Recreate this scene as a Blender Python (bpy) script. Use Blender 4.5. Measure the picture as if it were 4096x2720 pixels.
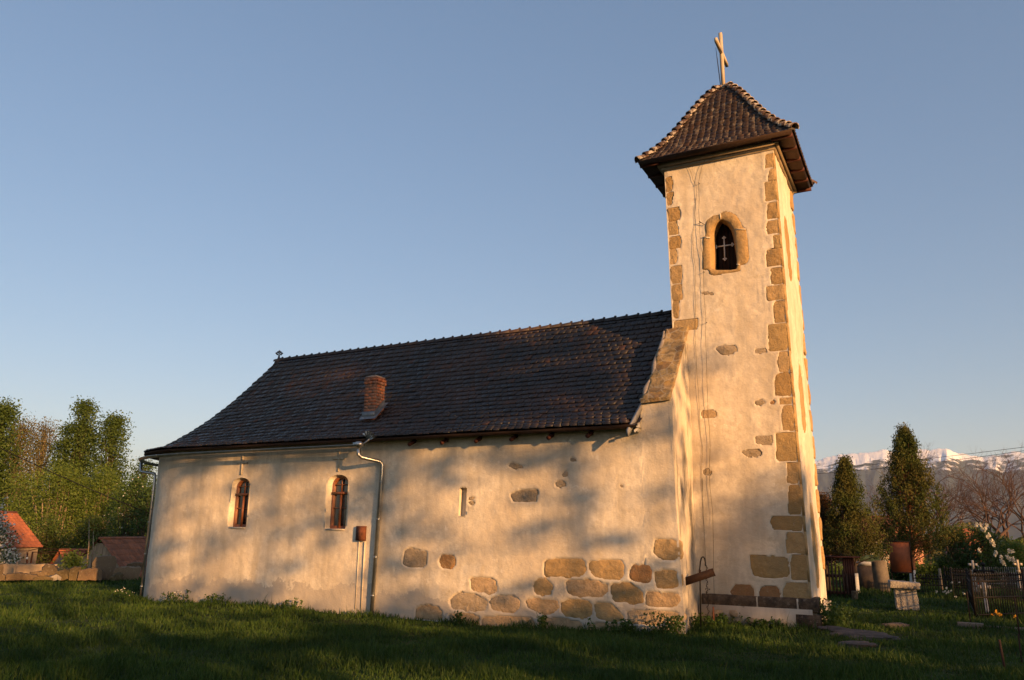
import bpy, math, random
import numpy as np
from mathutils import Vector, Matrix
random.seed(7); rng=np.random.default_rng(7)
sc=bpy.context.scene
for o in list(bpy.data.objects): bpy.data.objects.remove(o)
W,H=4096.0,2720.0
FPX=3124.0; YAW,PITCH,ROLL=map(math.radians,(27.7,13.83,0.78))
Fw=np.array([-math.sin(YAW)*math.cos(PITCH),math.cos(YAW)*math.cos(PITCH),math.sin(PITCH)])
R0=np.array([math.cos(YAW),math.sin(YAW),0.0]);U0=np.cross(R0,Fw)
Rt=R0*math.cos(ROLL)+U0*math.sin(ROLL);Up=U0*math.cos(ROLL)-R0*math.sin(ROLL)
EYE=np.array([0,0,1.6])
# ---------------------------------------------------------------- camera, world, sun
cam=bpy.data.objects.new('camera',bpy.data.cameras.new('camera'));sc.collection.objects.link(cam)
cam.matrix_world=Matrix(((Rt[0],Up[0],-Fw[0],EYE[0]),(Rt[1],Up[1],-Fw[1],EYE[1]),(Rt[2],Up[2],-Fw[2],EYE[2]),(0,0,0,1)))
cam.data.sensor_width=36;cam.data.lens=FPX/W*36;cam.data.clip_start=.1;cam.data.clip_end=40000
sc.camera=cam
sc.render.resolution_x=1024;sc.render.resolution_y=680
SUN_AZ,SUN_EL=math.radians(116.5),math.radians(12.0)     # azimuth clockwise from +Y
SD=np.array([math.sin(SUN_AZ)*math.cos(SUN_EL),math.cos(SUN_AZ)*math.cos(SUN_EL),math.sin(SUN_EL)])
world=bpy.data.worlds.new('World');sc.world=world;world.use_nodes=True
nt=world.node_tree;bg=nt.nodes['Background']
sky=nt.nodes.new('ShaderNodeTexSky');sky.sky_type='NISHITA';sky.sun_disc=False
sky.sun_elevation=SUN_EL;sky.sun_rotation=SUN_AZ;sky.altitude=300;sky.air_density=1.0;sky.dust_density=1.7;sky.ozone_density=1.6
hs=nt.nodes.new('ShaderNodeHueSaturation');hs.inputs['Saturation'].default_value=1.30
mx=nt.nodes.new('ShaderNodeMix');mx.data_type='RGBA';mx.blend_type='MULTIPLY';mx.inputs[0].default_value=1;mx.inputs[7].default_value=(1.06,1.02,1.075,1)
gm_=nt.nodes.new('ShaderNodeGamma');gm_.inputs[1].default_value=.62;nt.links.new(sky.outputs[0],gm_.inputs[0]);nt.links.new(gm_.outputs[0],hs.inputs['Color']);nt.links.new(hs.outputs[0],mx.inputs[6]);nt.links.new(mx.outputs[2],bg.inputs[0]);bg.inputs[1].default_value=0.12
sl=bpy.data.lights.new('sun','SUN');sl.energy=5.0;sl.angle=math.radians(0.55);sl.color=(1.0,.525,.195)
so=bpy.data.objects.new('sun',sl);sc.collection.objects.link(so)
so.rotation_euler=Vector(SD).to_track_quat('Z','Y').to_euler();so.location=(20,-10,30)
sc.view_settings.view_transform='Standard';sc.view_settings.look='None';sc.view_settings.gamma=1
sc.view_settings.use_curve_mapping=False;sc.view_settings.exposure=1.1

# ---------------------------------------------------------------- helpers
def ray(u,v):
    d=Fw*FPX+Rt*(u-W/2)-Up*(v-H/2);return d/np.linalg.norm(d)
def onY(u,v,y): d=ray(u,v);return EYE+d*(y/d[1])
def onX(u,v,x): d=ray(u,v);return EYE+d*(x/d[0])
def onZ(u,v,z): d=ray(u,v);return EYE+d*((z-1.6)/d[2])
def at(u,v,dist): d=ray(u,v);return EYE+d*(dist/math.hypot(d[0],d[1]))
def sstep(a,b,x):
    t=np.clip((np.asarray(x,float)-a)/(b-a),0,1);return t*t*(3-2*t)
def _h(i,j,k,s):
    h=(i*374761393+j*668265263+k*1274126177+s*974634777)&0xffffffff
    h=((h^(h>>13))*1274126177)&0xffffffff
    h=h^(h>>16);return (h&0xffff)/65535.0
def vn(x,y,z=0.,s=0):
    x=np.asarray(x,float);y=np.asarray(y,float);z=np.zeros_like(x)+z
    i=np.floor(x).astype(np.int64);j=np.floor(y).astype(np.int64);k=np.floor(z).astype(np.int64)
    fx,fy,fz=x-i,y-j,z-k
    fx,fy,fz=[f*f*(3-2*f) for f in (fx,fy,fz)]
    r=0
    for a in (0,1):
        for b in (0,1):
            for c in (0,1):
                r=r+_h(i+a,j+b,k+c,s)*(fx if a else 1-fx)*(fy if b else 1-fy)*(fz if c else 1-fz)
    return r*2-1
def fbm(x,y,z=0.,s=0,o=4):
    r=0;a=1
    for q in range(o): r=r+a*vn(np.asarray(x)*2**q,np.asarray(y)*2**q,np.asarray(z)*2**q,s+q);a*=.5
    return r
class MB:
    def __init__(s): s.v=[];s.f=[];s.n=0
    def add(s,v,f):
        v=np.asarray(v,float).reshape(-1,3)
        if isinstance(f,np.ndarray): s.f.append(f.astype(np.int64)+s.n)
        else:
            d={}
            for q in f: d.setdefault(len(q),[]).append(q)
            for q in d.values(): s.f.append(np.array(q,np.int64)+s.n)
        s.v.append(v);s.n+=len(v);return s
    def box(s,c,size,rot=None,ax=None):
        x,y,z=[q/2 for q in size]
        v=np.array([(a*x,b*y,d*z) for a in(-1,1) for b in(-1,1) for d in(-1,1)],float)
        if rot is not None:
            ca,sa=math.cos(rot),math.sin(rot);v=v@np.array([[ca,sa,0],[-sa,ca,0],[0,0,1]])
        if ax is not None: v=v@np.array(ax,float)
        s.add(v+np.array(c,float),[(0,1,3,2),(4,6,7,5),(0,4,5,1),(2,3,7,6),(0,2,6,4),(1,5,7,3)]);return s
    def tube(s,pts,rad,n=8,cap=True,half=None):
        P=np.array(pts,float);rad=np.broadcast_to(np.asarray(rad,float),(len(P),))
        T=np.gradient(P,axis=0);T/=np.linalg.norm(T,axis=1)[:,None]+1e-12
        ref=np.array([0,0,1.]) if abs(T[0][2])<.9 else np.array([1.,0,0])
        V=[]
        A=np.cross(T[0],ref);A/=np.linalg.norm(A)
        for p,t,r in zip(P,T,rad):
            A=A-t*(A@t);A/=np.linalg.norm(A)+1e-12;Bv=np.cross(A,t)
            if half is None: th=np.arange(n)/n*2*math.pi
            else: th=np.linspace(half[0],half[1],n)
            V.append(p+r*(np.cos(th)[:,None]*A+np.sin(th)[:,None]*Bv))
        V=np.concatenate(V);F=[];m=n if half is None else n-1
        for i in range(len(P)-1):
            for j in range(m): F.append((i*n+j,i*n+(j+1)%n,(i+1)*n+(j+1)%n,(i+1)*n+j))
        s.add(V,F)
        if cap and half is None:
            b=s.n-len(V);s.f.append(np.array([list(range(n))[::-1]])+b);s.f.append(np.array([list(range(n))])+b+(len(P)-1)*n)
        return s
    def lathe(s,prof,c,n=16):
        th=np.arange(n)/n*2*math.pi;V=[]
        for r,z in prof: V.append(np.stack([c[0]+r*np.cos(th),c[1]+r*np.sin(th),np.full(n,c[2]+z)],1))
        F=[(i*n+j,i*n+(j+1)%n,(i+1)*n+(j+1)%n,(i+1)*n+j) for i in range(len(prof)-1) for j in range(n)]
        F.append(tuple(range(n))[::-1]);F.append(tuple(range((len(prof)-1)*n,len(prof)*n)))
        return s.add(np.concatenate(V),F)
    def prism(s,poly,o,ux,uy,d):
        """polygon (a,b) -> o+a*ux+b*uy, extruded along vector d"""
        P=np.array([np.array(o)+a*np.array(ux)+b*np.array(uy) for a,b in poly],float);n=len(P)
        return s.add(np.concatenate([P,P+np.array(d,float)]),[tuple(range(n))[::-1],tuple(range(n,2*n))]+[(i,(i+1)%n,(i+1)%n+n,i+n) for i in range(n)])
    def build(s,name,mat,parent=None,smooth=False,loc=None):
        V=np.concatenate(s.v)
        o0=np.array(parent_world(parent)) if parent is not None else (np.array(loc) if loc is not None else np.zeros(3))
        V=V-o0
        me=bpy.data.meshes.new(name);me.vertices.add(len(V));me.vertices.foreach_set('co',V.astype(np.float32).ravel())
        loops=np.concatenate([f.ravel() for f in s.f]);tot=np.concatenate([np.full(len(f),f.shape[1]) for f in s.f])
        st=np.concatenate([[0],np.cumsum(tot)[:-1]])
        me.loops.add(len(loops));me.loops.foreach_set('vertex_index',loops.astype(np.int32))
        me.polygons.add(len(tot));me.polygons.foreach_set('loop_start',st.astype(np.int32))
        me.polygons.foreach_set('loop_total',tot.astype(np.int32))
        if smooth: me.polygons.foreach_set('use_smooth',np.ones(len(tot),bool))
        me.update(calc_edges=True);me.validate()
        me.materials.append(mat);o=bpy.data.objects.new(name,me);sc.collection.objects.link(o)
        if parent is not None: o.parent=parent
        elif loc is not None: o.location=loc
        return o
def parent_world(p):
    t=np.zeros(3)
    while p is not None: t=t+np.array(p.location);p=p.parent
    return t
def thing(name,label,cat,loc,group=None):
    o=bpy.data.objects.new(name,None);sc.collection.objects.link(o);o.location=tuple(float(q) for q in loc);o.empty_display_size=.2
    return tag(o,label,cat,group)
def tag(o,label=None,cat=None,group=None,kind=None):
    if label:o['label']=label
    if cat:o['category']=cat
    if group:o['group']=group
    if kind:o['kind']=kind
    return o

# ---------------------------------------------------------------- materials
class N:
    def __init__(s,name,rough=.8,metal=0.,spec=.3):
        s.m=bpy.data.materials.new(name);s.m.use_nodes=True;s.t=s.m.node_tree;s.b=s.t.nodes['Principled BSDF']
        s.b.inputs['Roughness'].default_value=rough;s.b.inputs['Metallic'].default_value=metal
        s.b.inputs['Specular IOR Level'].default_value=spec
        s.tc=s.t.nodes.new('ShaderNodeTexCoord')
    def L(s,a,b): s.t.links.new(a,b)
    def noise(s,scale,detail=4,rough=.55,stretch=(1,1,1),dist=0,loc=(0,0,0)):
        mp=s.t.nodes.new('ShaderNodeMapping');s.L(s.tc.outputs['Object'],mp.inputs[0]);mp.inputs['Scale'].default_value=stretch;mp.inputs['Location'].default_value=loc
        n=s.t.nodes.new('ShaderNodeTexNoise');n.inputs['Scale'].default_value=scale;n.inputs['Detail'].default_value=detail
        n.inputs['Roughness'].default_value=rough;n.inputs['Distortion'].default_value=dist;s.L(mp.outputs[0],n.inputs[0]);return n.outputs[0]
    def ramp(s,x,stops,interp='LINEAR'):
        r=s.t.nodes.new('ShaderNodeValToRGB');r.color_ramp.interpolation=interp;e=r.color_ramp.elements
        while len(e)<len(stops): e.new(.5)
        for q,(p,c) in zip(e,stops):
            q.position=p;q.color=(c,c,c,1) if not isinstance(c,tuple) else (*c,1)
        s.L(x,r.inputs[0]);return r.outputs[0]
    def mix(s,f,a,b,mode='MIX'):
        m=s.t.nodes.new('ShaderNodeMix');m.data_type='RGBA';m.blend_type=mode
        for k,v in ((0,f),(6,a),(7,b)):
            if isinstance(v,bpy.types.NodeSocket): s.L(v,m.inputs[k])
            elif isinstance(v,tuple): m.inputs[k].default_value=(*v,1)
            else: m.inputs[k].default_value=v
        return m.outputs[2]
    def math(s,op,a,b=0.,c=None):
        m=s.t.nodes.new('ShaderNodeMath');m.operation=op
        for k,v in enumerate((a,b) if c is None else (a,b,c)):
            if isinstance(v,bpy.types.NodeSocket): s.L(v,m.inputs[k])
            else: m.inputs[k].default_value=v
        return m.outputs[0]
    def sep(s):
        x=s.t.nodes.new('ShaderNodeSeparateXYZ');s.L(s.tc.outputs['Object'],x.inputs[0]);return x.outputs
    def island(s):
        return s.t.nodes.new('ShaderNodeNewGeometry').outputs['Random Per Island']
    def objrand(s): return s.t.nodes.new('ShaderNodeObjectInfo').outputs['Random']
    def color(s,c):
        if isinstance(c,tuple): s.b.inputs['Base Color'].default_value=(*c,1)
        else: s.L(c,s.b.inputs['Base Color'])
        return s
    def bump(s,h,dist=.01,st=1.):
        b=s.t.nodes.new('ShaderNodeBump');b.inputs['Distance'].default_value=dist;b.inputs['Strength'].default_value=st
        s.L(h,b.inputs['Height']);s.L(b.outputs[0],s.b.inputs['Normal']);return s
def plaster(name,base=(.76,.69,.56),dark=(.58,.49,.37),damp=True,streak=0.):
    n=N(name,.92,spec=.15)
    big=n.noise(.9,5,.6);fine=n.noise(9,6,.65)
    c=n.mix(n.ramp(big,[(.35,0.),(.68,1.)]),dark,base)
    c=n.mix(n.ramp(fine,[(.40,0.),(.62,1.)]),n.mix(.5,c,(.50,.44,.35)),c)
    st=n.noise(3.2,5,.6,stretch=(1,1,.16),loc=(3,1,0))
    c=n.mix(n.ramp(st,[(.46,0.),(.66,.60+streak*.3)]),c,(.43,.37,.28))
    if streak:
        st2=n.noise(5.5,6,.7,stretch=(1,1,.11));c=n.mix(n.ramp(st2,[(.54,0.),(.66,.55)]),c,(.36,.31,.22))
        st3=n.noise(2.2,6,.7,stretch=(1,1,.25),loc=(7,2,0));c=n.mix(n.ramp(st3,[(.53,0.),(.63,.9)]),c,(.15,.135,.11))
    sp=n.noise(2.6,8,.8,loc=(5,9,2));c=n.mix(n.ramp(sp,[(.57,0.),(.62,.55)]),c,(.50,.42,.30))
    sp=n.noise(3.4,8,.8,loc=(1,4,8));c=n.mix(n.ramp(sp,[(.60,0.),(.66,.5)]),c,(.80,.75,.66))
    if damp:
        z=n.sep()[2];e=n.math('ADD',z,n.math('MULTIPLY',n.noise(1.6,5,.7),-1.35))
        d=n.ramp(e,[(.0,1.),(.035,1.),(.05,0.)]) if False else n.ramp(n.math('ADD',e,.52),[(.19,1.),(.215,0.)])
        c=n.mix(n.math('MULTIPLY',d,.8),c,(.42,.37,.31))
    # hairline cracks
    v=n.t.nodes.new('ShaderNodeTexVoronoi');v.feature='DISTANCE_TO_EDGE';v.inputs['Scale'].default_value=.85
    mp=n.t.nodes.new('ShaderNodeMapping');n.L(n.tc.outputs['Object'],mp.inputs[0])
    a=n.t.nodes.new('ShaderNodeVectorMath');a.operation='ADD';n.L(mp.outputs[0],a.inputs[0])
    nn=n.t.nodes.new('ShaderNodeTexNoise');nn.inputs['Scale'].default_value=3;nn.inputs['Detail'].default_value=6;n.L(n.tc.outputs['Object'],nn.inputs[0]);n.L(nn.outputs[1],a.inputs[1]);n.L(a.outputs[0],v.inputs[0])
    ck=n.math('MULTIPLY',n.ramp(v.outputs[0],[(0.,1.),(.006,0.)]),n.ramp(n.noise(.8,2,loc=(9,0,4)),[(.5,0.),(.6,.35)]))
    c=n.mix(ck,c,(.22,.18,.13))
    n.color(c)
    h=n.math('ADD',n.math('MULTIPLY',n.noise(5,4,.6),.8),n.math('MULTIPLY',n.noise(28,6,.7),.45))
    n.bump(h,.022,.75);return n.m
PL=plaster('plaster');PLD=plaster('plaster_weathered',(.66,.59,.48),(.52,.45,.35),True,1.)
def sandstone(name,cols,bs=1.):
    n=N(name,.95,spec=.1);r=n.objrand();cols=cols*2 if len(cols)==1 else cols
    c=n.ramp(r,[(i/(len(cols)-1) if len(cols)>1 else 0,q) for i,q in enumerate(cols)])
    c=n.mix(n.ramp(n.noise(7,6,.7),[(.35,.0),(.7,.55)]),c,(.20,.15,.08))
    c=n.mix(n.ramp(n.noise(16,5,.7,loc=(3,3,1)),[(.58,.0),(.72,.5)]),c,(.5,.44,.33))
    c=n.mix(n.ramp(n.noise(1.3,4,.7,loc=(1,8,1)),[(.55,.0),(.7,.5)]),c,(.30,.235,.14))
    n.color(c);n.bump(n.math('ADD',n.noise(8,6,.7),n.math('MULTIPLY',n.noise(45,5,.7),.5)),.035*bs,1.);return n.m
ST=sandstone('sandstone',[(.45,.29,.125),(.50,.335,.16),(.39,.245,.10),(.52,.36,.185),(.43,.29,.125)])
STP=sandstone('pale_sandstone',[(.54,.39,.245),(.48,.33,.19),(.57,.42,.27)],1.2)
STR=sandstone('red_sandstone',[(.36,.19,.08),(.33,.18,.09)])
STD=sandstone('grey_fieldstone',[(.42,.34,.25),(.36,.29,.21)],1.3)
def darkstone():
    n=N('dark_plinth_stone',.95,spec=.1)
    c=n.mix(n.ramp(n.noise(5,6,.7),[(.35,0.),(.65,1.)]),(.04,.033,.028),(.15,.105,.07))
    c=n.mix(n.ramp(n.noise(11,5,.7,loc=(2,2,2)),[(.56,0.),(.68,.55)]),c,(.30,.24,.18))
    n.color(c);n.bump(n.noise(9,6,.7),.04);return n.m
DST=darkstone()
def tilemat(name,c1,c2,c3,white=.0,rough=.38,wt=.54):
    n=N(name,rough,spec=.5);i=n.island()
    c=n.ramp(i,[(0.,c1),(.55,c2),(.95,c2),(.97,c3),(1.,c3)])
    big=n.noise(.55,5,.65);c=n.mix(n.ramp(big,[(.45,0.),(.66,.6)]),c,tuple(q*1.0 for q in c3))
    c=n.mix(n.ramp(n.noise(18,5,.7),[(.45,0.),(.75,.6)]),c,(.02,.016,.014))
    if white: c=n.mix(n.ramp(n.noise(7,6,.75,stretch=(1,1,.5)),[(wt,0.),(wt+.05,white)]),c,(.42,.37,.31))
    n.color(c);n.L(n.ramp(i,[(0.,rough-.08),(1.,rough+.25)]),n.b.inputs['Roughness'])
    n.bump(n.noise(40,4,.6),.006);return n.m
TN=tilemat('nave_tiles',(.018,.0145,.0145),(.031,.023,.0215),(.075,.034,.022),0.,.40)
TT=tilemat('tower_tiles',(.016,.008,.006),(.027,.012,.008),(.04,.017,.010),.22,.6)
RT=tilemat('ridge_tiles',(.020,.016,.016),(.030,.022,.02),(.10,.05,.03),.0,.5)
HT=tilemat('hip_tiles',(.05,.028,.022),(.08,.045,.032),(.12,.06,.04),.95,.7,.49)
def simple(name,c1,c2,scale=8,rough=.8,metal=0.,bump=.01,stretch=(1,1,1),island=0.,spec=.3):
    n=N(name,rough,metal,spec);c=n.mix(n.ramp(n.noise(scale,5,.65,stretch=stretch),[(.35,0.),(.65,1.)]),c1,c2)
    if island: c=n.mix(n.math('MULTIPLY',n.island(),island),c,tuple(q*.35 for q in c1))
    n.color(c)
    if bump: n.bump(n.noise(scale*3,5,.65,stretch=stretch),bump)
    return n.m
WOOD=simple('dark_soffit_wood',(.035,.02,.013),(.06,.032,.02),6,.8,stretch=(.2,1,4))
RED=simple('red_rafter_wood',(.085,.024,.015),(.055,.018,.012),8,.7)
CORN=simple('cornice_render',(.36,.28,.19),(.26,.20,.13),9,.9)
ZINC=simple('zinc',(.42,.43,.42),(.30,.31,.31),6,.32,.85,.003)
LEAD=simple('lead_flashing',(.16,.17,.18),(.24,.25,.26),8,.5,.5,.006)
FRAME=simple('window_wood',(.26,.085,.028),(.16,.05,.018),7,.4,stretch=(4,4,.5),spec=.5)
RUST=simple('rust',(.19,.065,.03),(.10,.038,.022),9,.85,.1)
RUSTD=simple('dark_rusty_iron',(.028,.016,.012),(.045,.022,.014),20,.75,.3)
IRON=simple('black_iron',(.010,.0095,.009),(.016,.013,.012),20,.6,.3)
WHITE=simple('white_paint',(.72,.70,.66),(.55,.53,.48),10,.6)
WOODG=simple('weathered_boards',(.50,.40,.27),(.34,.26,.17),7,.9,stretch=(3,3,.3),island=.5)
MORT=simple('mortar',(.34,.29,.24),(.22,.19,.16),14,.95)
INNER=simple('dark_interior_wood',(.022,.013,.009),(.035,.018,.012),6,.9,stretch=(3,3,.3))
CONC=simple('concrete',(.40,.35,.28),(.29,.25,.20),5,.95)
GRAN=simple('pale_rough_stone',(.55,.50,.43),(.34,.29,.24),12,.95,bump=.04)
ROCK=simple('path_rock',(.12,.095,.085),(.07,.06,.056),5,.9,bump=.04)
GR1=sandstone('lichened_gravestone',[(.17,.12,.075),(.12,.09,.06),(.15,.10,.06)],1.5)
GR2=sandstone('mossy_boulder',[(.15,.11,.055),(.11,.085,.045)],2.)
OT=simple('orange_roof_tiles',(.40,.135,.06),(.26,.085,.045),7,.85,island=.5)
OT2=simple('weathered_red_tiles',(.38,.13,.055),(.17,.08,.05),5,.85,island=.6)
BARK=simple('bark',(.10,.07,.05),(.06,.045,.032),14,.95,bump=.03,stretch=(1,1,.3))
BARKR=simple('reddish_bark',(.28,.12,.06),(.16,.075,.04),14,.95,bump=.03,stretch=(1,1,.3))
TWIG=simple('twigs',(.11,.065,.05),(.075,.048,.038),8,.9,bump=0)
PALEBARK=simple('pale_bark',(.32,.25,.17),(.22,.16,.11),9,.9,bump=0)
def bricks():
    n=N('brick',.95,spec=.1);i=n.island()
    c=n.ramp(i,[(0.,(.42,.12,.055)),(.3,(.34,.14,.075)),(.55,(.50,.16,.07)),(.75,(.30,.15,.10)),(1.,(.24,.13,.09))])
    c=n.mix(n.ramp(n.noise(20,5,.7),[(.5,0.),(.7,.6)]),c,(.28,.17,.12));n.color(c);n.bump(n.noise(40,5),.01);return n.m
BRICK=bricks()
def glass():
    n=N('window_glass',.08,spec=.8);n.color(n.mix(n.ramp(n.noise(2.5,3,stretch=(2,2,.6)),[(.45,0.),(.6,1.)]),(.012,.010,.010),(.10,.085,.07)));return n.m
GLASS=glass()
def leafm(name,cols,trans=.35,rough=.55,clump=None,cs=1.2):
    n=N(name,rough,spec=.25);c=n.ramp(n.island(),[(i/max(1,len(cols)-1),q) for i,q in enumerate(cols)])
    if clump: c=n.mix(n.ramp(n.noise(cs,3,.5),[(.42,0.),(.60,.8)]),c,clump)
    n.color(c)
    tr=n.t.nodes.new('ShaderNodeBsdfTranslucent');n.L(n.b.inputs['Base Color'].links[0].from_socket,tr.inputs[0])
    mx=n.t.nodes.new('ShaderNodeMixShader');mx.inputs[0].default_value=trans
    out=n.t.nodes['Material Output'];n.L(n.b.outputs[0],mx.inputs[1]);n.L(tr.outputs[0],mx.inputs[2]);n.L(mx.outputs[0],out.inputs[0]);return n.m
GRASS=leafm('grass_blades',[(.026,.056,.009),(.040,.084,.012),(.055,.105,.015),(.09,.125,.022)],.33,.6,(.020,.048,.008),.8)
L_THUJA=leafm('thuja_foliage',[(.035,.058,.010),(.048,.072,.012),(.07,.085,.016),(.028,.045,.009)],.15,.8,(.085,.075,.016),1.6)
L_BROWN=leafm('browned_thuja_foliage',[(.10,.045,.015),(.13,.055,.018),(.07,.035,.012)],.15,.8,(.06,.045,.014),1.5)
L_SPR=leafm('spring_leaves',[(.13,.19,.030),(.17,.22,.036),(.095,.15,.026)],.45,.5,(.10,.15,.025),.35)
L_POP=leafm('poplar_leaves',[(.08,.125,.026),(.11,.155,.032),(.06,.10,.02)],.45,.5,(.06,.10,.02),.4)
L_OLIVE=leafm('olive_budding_leaves',[(.15,.155,.05),(.18,.165,.055),(.12,.125,.04)],.45,.6,(.15,.115,.045),.3)
L_DARK=leafm('dark_leaves',[(.045,.085,.018),(.065,.11,.022),(.04,.07,.015)],.3,.5)
L_BUSH=leafm('shrub_leaves',[(.05,.09,.016),(.07,.11,.02),(.04,.07,.014)],.35,.5,(.075,.085,.02),1.)
L_NET=leafm('nettle_leaves',[(.035,.075,.014),(.05,.095,.018),(.07,.11,.02)],.35,.5)
PETAL=leafm('white_petals',[(.75,.72,.62),(.65,.62,.52),(.8,.76,.66)],.3,.6)
PETALY=leafm('yellow_petals',[(.85,.45,.04),(.75,.35,.03)],.3,.6)
PETALR=leafm('red_petals',[(.45,.02,.02),(.55,.04,.03)],.3,.6)
GRANW=simple('white_marble',(.48,.45,.42),(.33,.31,.28),5,.6)
# ---------------------------------------------------------------- ground, mountains
def gz(x,y):
    x=np.asarray(x,float);y=np.asarray(y,float)
    r=np.hypot(x,y);az=np.degrees(np.arctan2(x,y))
    z=-.013*np.clip(-x-4,0,16)*sstep(-30,-12,y)
    z=z+.05*fbm(x*.35,y*.35,0,3,3)*sstep(3,7,r)
    z=z-.075*(1-sstep(3.,7.,np.abs(x+6.5)))*(1-sstep(1.,4.,np.abs(y-14.2)))
    drop=sstep(31,52,r)*3.0*sstep(-30,-48,az)+sstep(42,90,r)*1.2*(1-sstep(-30,-48,az))
    return z-drop*(1-sstep(400,1500,r))
def ground():
    rr=np.concatenate([np.linspace(.0,45,110),np.geomspace(47,14000,50)]);nth=220
    th=np.arange(nth)/nth*2*math.pi
    R,T=np.meshgrid(rr,th,indexing='ij');X=R*np.sin(T);Y=R*np.cos(T);Z=gz(X,Y)
    idx=np.arange(R.size).reshape(R.shape);a=idx[:-1];b=idx[1:]
    F=np.stack([a,b,np.roll(b,-1,1),np.roll(a,-1,1)],-1).reshape(-1,4)
    m=MB();m.add(np.stack([X,Y,Z],-1).reshape(-1,3),F)
    n=N('meadow_soil',.95,spec=.1)
    c=n.mix(n.ramp(n.noise(1.1,6,.7),[(.38,0.),(.62,1.)]),(.020,.034,.010),(.040,.062,.016))
    c=n.mix(n.ramp(n.noise(6,5,.7),[(.5,0.),(.7,.7)]),c,(.035,.030,.018));n.color(c);n.bump(n.noise(20,5),.04)
    tag(m.build('ground',n.m,smooth=True),kind='structure')
ground()
def mountains():
    # far snow-capped range and a darker forested ridge before it, kilometres away
    def prof(az,pts): return np.interp(az,[p[0] for p in pts],[p[1] for p in pts])
    def az_el(u,v): d=ray(u,v);return math.degrees(math.atan2(d[0],d[1])),math.degrees(math.asin(d[2]))
    sky=[(3150,1870),(3255,1846),(3330,1827),(3420,1812),(3480,1803),(3545,1800),(3600,1812),(3680,1802),(3740,1800),(3785,1792),(3830,1810),(3880,1818),(3930,1824),(3990,1815),(4050,1808),(4096,1806),(4200,1800)]
    pts=[az_el(u,v) for u,v in sky]
    pts=[(-75,1.2),(-50,1.5),(-30,2.0),(-14,2.8),(-9,4.0)]+pts+[(10,5.2),(16,4.4),(30,3),(60,1.5)]
    az=np.concatenate([np.arange(-75,-9,.4),np.arange(-9,8,.05),np.arange(8,60,.5)])
    d0=9000.;nj=60
    tt=np.linspace(0,1,nj)
    A,Tj=np.meshgrid(az,tt,indexing='ij')
    D=d0-3800*(1-Tj)
    ht=np.tan(np.radians(prof(A,pts)))*d0*1.0
    shape=Tj**1.35
    n1=fbm(A*1.1,Tj*5,0,11,6);rid=np.abs(fbm(A*.9,Tj*2.2,3.,21,6))
    Z=ht*shape*(1-.16*rid*(1-Tj)*2.0*Tj)+n1*14*Tj*(1-Tj)*3
    Z[:,-1]=ht[:,-1]+fbm(az*2.2,az*0,0,5,5)*12
    X=D*np.sin(np.radians(A));Y=D*np.cos(np.radians(A))
    # back side
    Xb=(d0+3000)*np.sin(np.radians(az));Yb=(d0+3000)*np.cos(np.radians(az))
    X=np.concatenate([X,Xb[:,None]],1);Y=np.concatenate([Y,Yb[:,None]],1);Z=np.concatenate([Z,np.full((len(az),1),-20.)],1)
    idx=np.arange(X.size).reshape(X.shape);a=idx[:-1,:-1]
    F=np.stack([a,idx[1:,:-1],idx[1:,1:],idx[:-1,1:]],-1).reshape(-1,4)
    m=MB();m.add(np.stack([X,Y,Z],-1).reshape(-1,3),F)
    n=N('mountain_rock_and_snow',.95,spec=.05)
    z=n.sep()[2]
    e=n.math('ADD',n.math('MULTIPLY',z,1/900.),n.math('MULTIPLY',n.math('SUBTRACT',n.noise(.0042,8,.72),.5),1.0))
    sn=n.ramp(e,[(.745,0.),(.80,1.)])
    rock=n.mix(n.ramp(n.noise(.003,6,.7),[(.4,0.),(.6,1.)]),(.028,.045,.060),(.05,.062,.07))
    n.color(n.mix(sn,rock,(.80,.80,.82)))
    n.bump(n.noise(.006,8,.7),30,.6)
    tag(m.build('mountains',n.m,smooth=True),kind='structure')
mountains()
def haze():
    m=MB();m.box((-2500,6000,520),(19000,17000,1070.));hz=bpy.data.materials.new('haze');hz.use_nodes=True;t=hz.node_tree;t.nodes.clear()
    o=t.nodes.new('ShaderNodeOutputMaterial');v=t.nodes.new('ShaderNodeVolumePrincipled');v.inputs['Color'].default_value=(.72,.84,1,1);v.inputs['Density'].default_value=HAZE;v.inputs['Anisotropy'].default_value=.0
    t.links.new(v.outputs[0],o.inputs['Volume']);tag(m.build('haze',hz),'thin blue evening haze between the church and the mountains','haze',kind='stuff')
HAZE=3.2e-5
haze()

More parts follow.
